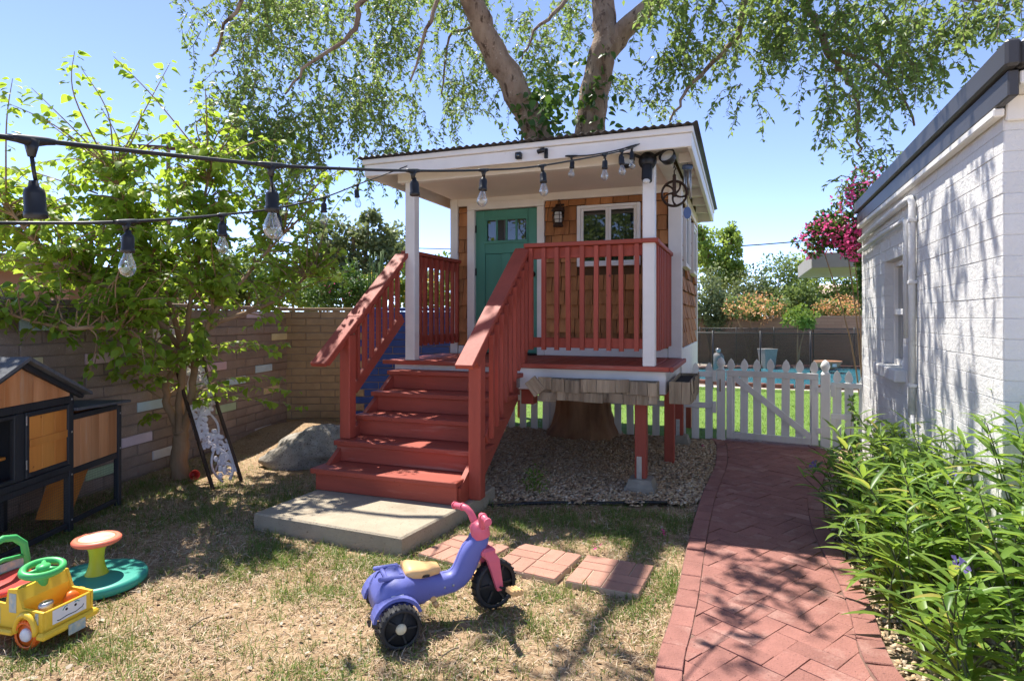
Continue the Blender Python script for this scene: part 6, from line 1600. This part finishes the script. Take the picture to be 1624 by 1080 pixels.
# ------------------------------------------------------------------ neighbouring houses, poles and wires
tile_m = mat('pale_clay_tile', (.50, .34, .27), .85, .1, 6, .3, 30, orand=.12, col2=(.60, .45, .37))
nh = empty('neighbour_house', ((1360 - 812) / FPX * 32, 32, 0), -R(20), label='neighbouring house with pale clay tiled roof beyond the far wall', cat='house')
bx('wall', mat('cream_stucco', (.55, .46, .38), .9, .05, 2, .1, 20, orand=0), nh, -1.2, 8, 0, 6, 0, 1.9)
bx('fascia', white_p, nh, -1.6, 8, -.45, -.40, 1.82, 1.98)
tile = B().prism([(-.13, 0), (.13, 0), (.13, .03), (.06, .075), (-.06, .075), (-.13, .03)], 0, .40, 'y').mesh('roof_tile'); tile.materials.append(tile_m)
rfn = empty('roof', (0, 0, 0), 0, parent=nh)
bx('roof_slab', tile_m, rfn, -1.6, 8, 0, 3.9, -.05, 0, loc=(0, -.45, 1.98), rot=(R(22), 0, 0))
for r_ in range(9):
    for c in range(12):
        o = bpy.data.objects.new('roof_tile', tile); C.objects.link(o); o.parent = rfn; a = R(22); d = r_ * .36
        o.location = (-1.5 + c * .27, -.45 + d * math.cos(a), 1.985 + d * math.sin(a)); o.rotation_euler = (a, 0, 0)
nh2 = empty('neighbour_house', (-9.4, 9.6, 0), R(4), label='brown house with low roof behind the leafy tree on the left', cat='house')
bx('wall', mat('brown_stucco', (.28, .17, .11), .9, .07, 3, .2, 30, orand=0), nh2, -3, 2.4, 0, 4, 0, 2.255)
obj('roof', B().prism([(-3.5, 2.26), (2.8, 2.26), (2.8, 2.34), (-.3, 2.75), (-3.5, 2.34)], -.5, 4.4, 'y'), mat('brown_shingle_roof', (.20, .15, .115), .9, .15, 8, .4, 40, orand=0), nh2)
def wire_run(px0, py0, Y0, px1, py1, Y1, sag, label, r_=.012):
    a, b_ = at(px0, py0, Y0), at(px1, py1, Y1); obj('overhead_wire', B().tube([a.lerp(b_, t) - Vector((0, 0, sag * 4 * t * (1 - t))) for t in np.linspace(0, 1, 14)], r_, 6), black_pl, label=label, cat='wire', group='overhead utility wires')
wire_run(900, 395, 24, 1400, 368, 24, .25, 'upper overhead wire right of the playhouse', .022)
wire_run(900, 440, 26, 1420, 424, 26, .25, 'lower overhead wire above the shrubs right of the playhouse', .022)
wire_run(300, 372, 16, 860, 396, 18, .12, 'pale overhead wire behind the porch on the left', .012)
pl_ = Vector(((267 - 812) / FPX * 22, 22, 0)); up = empty('utility_pole', pl_, R(12), label='wooden utility pole with crossarm behind the leafy tree', cat='pole')
obj('pole', B().tube([(0, 0, 0), (0, 0, 8.1)], [.09, .07], 10), dark_w, up); bx('crossarm', dark_w, up, -1.2, 1.2, -.08, .08, 7.5, 7.62)

# ------------------------------------------------------------------ grass, straw and litter
def blades(name, n, region, dens, hmin, hmax, wid, lay, m, label, cat, seed):
    r = np.random.default_rng(seed); x0, x1, y0, y1 = region
    # sample more densely near the viewer
    t = r.random(n); Y = y0 * (y1 / y0) ** t; X = r.uniform(-1, 1, n); X = x0 + (X + 1) / 2 * (x1 - x0)
    k = (r.random(n) < dens(X, Y)) & (np.abs(X) < .90 * Y + .35); X, Y = X[k], Y[k]; n = len(X)
    h = r.uniform(hmin, hmax, n); az = r.uniform(0, 6.283, n); el = r.normal(lay, .35, n); el = np.clip(el, .02, 1.5)
    d = np.stack([np.cos(az) * np.cos(el), np.sin(az) * np.cos(el), np.sin(el)], 1); s = np.stack([-np.sin(az), np.cos(az), r.normal(0, .4, n)], 1) * (wid * r.uniform(.6, 1.3, n))[:, None]
    p = np.stack([X, Y, ground_z(X, Y) - .002 + (r.random(n) * .018 if lay < .5 else 0)], 1); bend = np.stack([np.cos(az), np.sin(az), -np.ones(n) * .5], 1) * (h * r.uniform(.1, .45, n))[:, None]
    V = np.stack([p - s, p + s, p + d * h[:, None] * .6 + s * .6 , p + d * h[:, None] * .6 - s * .6, p + d * h[:, None] + bend], 1)
    F = np.array([(0, 1, 2), (0, 2, 3), (3, 2, 4)])[None] + (np.arange(n) * 5)[:, None, None]
    return obj(name, fast_mesh(name, V.reshape(-1, 3), F.reshape(-1, 3)), m, kind='stuff', label=label, cat=cat)
slabW = [h2w(u, v, 0) for u, v in slp]; slab_poly = [(p.x, p.y) for p in slabW]
pav_polys = [[(gp(*c).x, gp(*c).y) for c in q] for q in (((676, 885), (725, 850), (790, 870), (756, 905)), ((800, 900), (815, 868), (910, 882), (888, 925)), ((905, 922), (928, 888), (1028, 903), (1018, 945)))]
def free(X, Y):
    k = ~inside(slab_poly, X, Y) & ~inside(GRAVEL, X, Y - .03)
    for q in pav_polys: k &= ~inside(q, X, Y)
    k &= X < XL(Y) - .008
    k &= ((X + 2.345) ** 2 + (Y - 3.49) ** 2 > .25 ** 2); return k
GREEN = [((-.75, 3.72), (.85, .36), 1.0), ((-1.55, 3.95), (.45, .5), .75), ((.75, 4.45), (.75, .42), 1.0), ((.1, 4.55), (.5, .3), .9), ((-2.3, 5.0), (.75, .55), .85), ((-2.9, 5.4), (.6, .4), .8), ((.95, 3.2), (.4, .8), .75), ((.2, 3.35), (.45, .3), .55), ((-.1, 3.15), (.35, .2), .8), ((-1.95, 2.75), (.35, .25), .45), ((-1.0, 2.5), (.9, .25), .35), ((1.05, 2.6), (.3, .5), .45), ((-3.4, 4.2), (.5, .8), .8), ((-1.2, 3.45), (.5, .25), .5)]
def green_d(X, Y):
    g = np.zeros_like(X) + .10
    for (cx, cy), (rx, ry), a in GREEN: g = np.maximum(g, a * np.exp(-((X - cx) / rx) ** 2 - ((Y - cy) / ry) ** 2))
    return g
def patch(X, Y, s, sd): return np.clip((vnoise(X * s + 30, Y * s + 30, sd) - .42) * 4.5, 0, 1)
yard = (-4.2, 1.9, 2.1, 7.2)
blades('green_grass', 330000, yard, lambda X, Y: free(X, Y) * np.clip(green_d(X, Y) * (.25 + 1.0 * patch(X, Y, 5, 11)) + .05 * patch(X, Y, 9, 15), 0, 1) * 1.15 * np.clip((6.9 - Y) / 1.2, 0, 1), .022, .070, .0019, .95, grass_m, 'patchy short green grass in the dry yard', 'grass', 21)
blades('dry_grass', 190000, yard, lambda X, Y: free(X, Y) * (.20 + .72 * patch(X, Y, 4, 13) * (.45 + .55 * patch(X, Y, 1.6, 17))) * np.clip((6.6 - Y) / 1.4, 0.08, 1), .020, .060, .0019, .24, straw_m, 'matted dry straw coloured grass covering the yard', 'grass', 22)
r = np.random.default_rng(77); TX, TY = [], []
for _ in range(1500):
    x, y = r.uniform(-3.6, 1.7), 2.3 * (6.0 / 2.3) ** r.random(); w = float(green_d(np.array([x]), np.array([y]))[0])
    if r.random() < .10 + .8 * w and bool(free(np.array([x]), np.array([y]))[0]): TX.append(x); TY.append(y)
nt_ = len(TX); nb_ = 22; TX = np.repeat(TX, nb_) + r.normal(0, .016, nt_ * nb_); TY = np.repeat(TY, nb_) + r.normal(0, .016, nt_ * nb_); n = len(TX)
az = r.uniform(0, 6.283, n); el = np.clip(r.normal(1.05, .3, n), .3, 1.5); hh = np.repeat(r.uniform(.03, .085, nt_), nb_) * r.uniform(.5, 1.15, n)
obj('grass_tufts', leaf_join('grass_tufts', (np.array([(-.022, 0, 0), (.022, 0, 0), (-.016, .6, .02), (.016, .6, .02), (0, 1, -.08)], np.float32), np.array([(0, 1, 3), (0, 3, 2), (2, 3, 4)], np.int32)), np.stack([TX, TY, ground_z(TX, TY) - .003], 1), np.stack([np.cos(az) * np.cos(el), np.sin(az) * np.cos(el), np.sin(el)], 1), np.stack([r.normal(0, 1, n), r.normal(0, 1, n), r.normal(0, .4, n)], 1), hh), grass_m, kind='stuff', label='taller green grass tufts dotted over the yard', cat='grass')
def lawn_d(X, Y):
    P = [(p.x, p.y) for p in lawn_poly]; return inside(P, X, Y) * 1.0
blades('lawn_grass', 60000, (-1.5, 8.0, 7.3, 15), lawn_d, .03, .06, .004, 1.1, lawn_m, 'bright green mown lawn beyond the picket gate', 'grass', 23)
# fallen leaves and petals
r = np.random.default_rng(31); n = 5200; X = r.uniform(-4, 1.5, n); Y = r.uniform(2.2, 7.8, n); k = free(X, Y); X, Y = X[k], Y[k]; n = len(X)
obj('leaf_litter', leaf_join('leaf_litter', L_OVAL, np.stack([X, Y, ground_z(X, Y) + .012], 1), np.stack([r.normal(0, 1, n), r.normal(0, 1, n), r.normal(0, .15, n)], 1), np.stack([r.normal(0, .25, n), r.normal(0, .25, n), np.ones(n)], 1), r.uniform(.012, .034, n)), litter_m, kind='stuff', label='small fallen leaves scattered over the yard', cat='litter')
for (px, py, where) in ((1052, 848, 'on the grass near the left edge of the path'), (945, 873, 'on the grass behind the pavers'), (1115, 712, 'on the gravel beside the gate end of the path'), (1332, 738, 'on the gravel beside the creeper'), (1322, 762, 'on the gravel at the right edge of the path')):
    p = gp(px, py); q = rng.normal(0, .012, (5, 3)) + np.array((0, 0, .03)); 
    obj('fallen_petals', leaf_join('fallen_petals', L_OVAL, q, rng.normal(0, 1, (5, 3)), rng.normal(0, .4, (5, 3)) + np.array((0, 0, 1)), np.full(5, .03)), fl_mag, loc=p, label='magenta petals fallen ' + where, cat='petals', group='fallen magenta petals')
# dry twigs on the grass
for (px, py, a, l, where) in ((700, 1045, .5, .10, 'in front of the tricycle'), (300, 1000, .9, .12, 'right of the toy car')):
    p = gp(px, py); obj('fallen_twig', B().tube(spline([(0, 0, .012), (l * .5 * math.cos(a), l * .5 * math.sin(a), .03), (l * math.cos(a + .3), l * math.sin(a + .3), .014)], 4), .0035, 5), twig_m, loc=p, label='dry twig lying on the dead grass ' + where, cat='twig', group='dry twigs on the ground')
print('bricks', nb, 'objects', len(bpy.data.objects), 'tris', sum(sum(len(p.vertices) - 2 for p in m.polygons) for m in bpy.data.meshes) if len(bpy.data.meshes) < 0 else '')
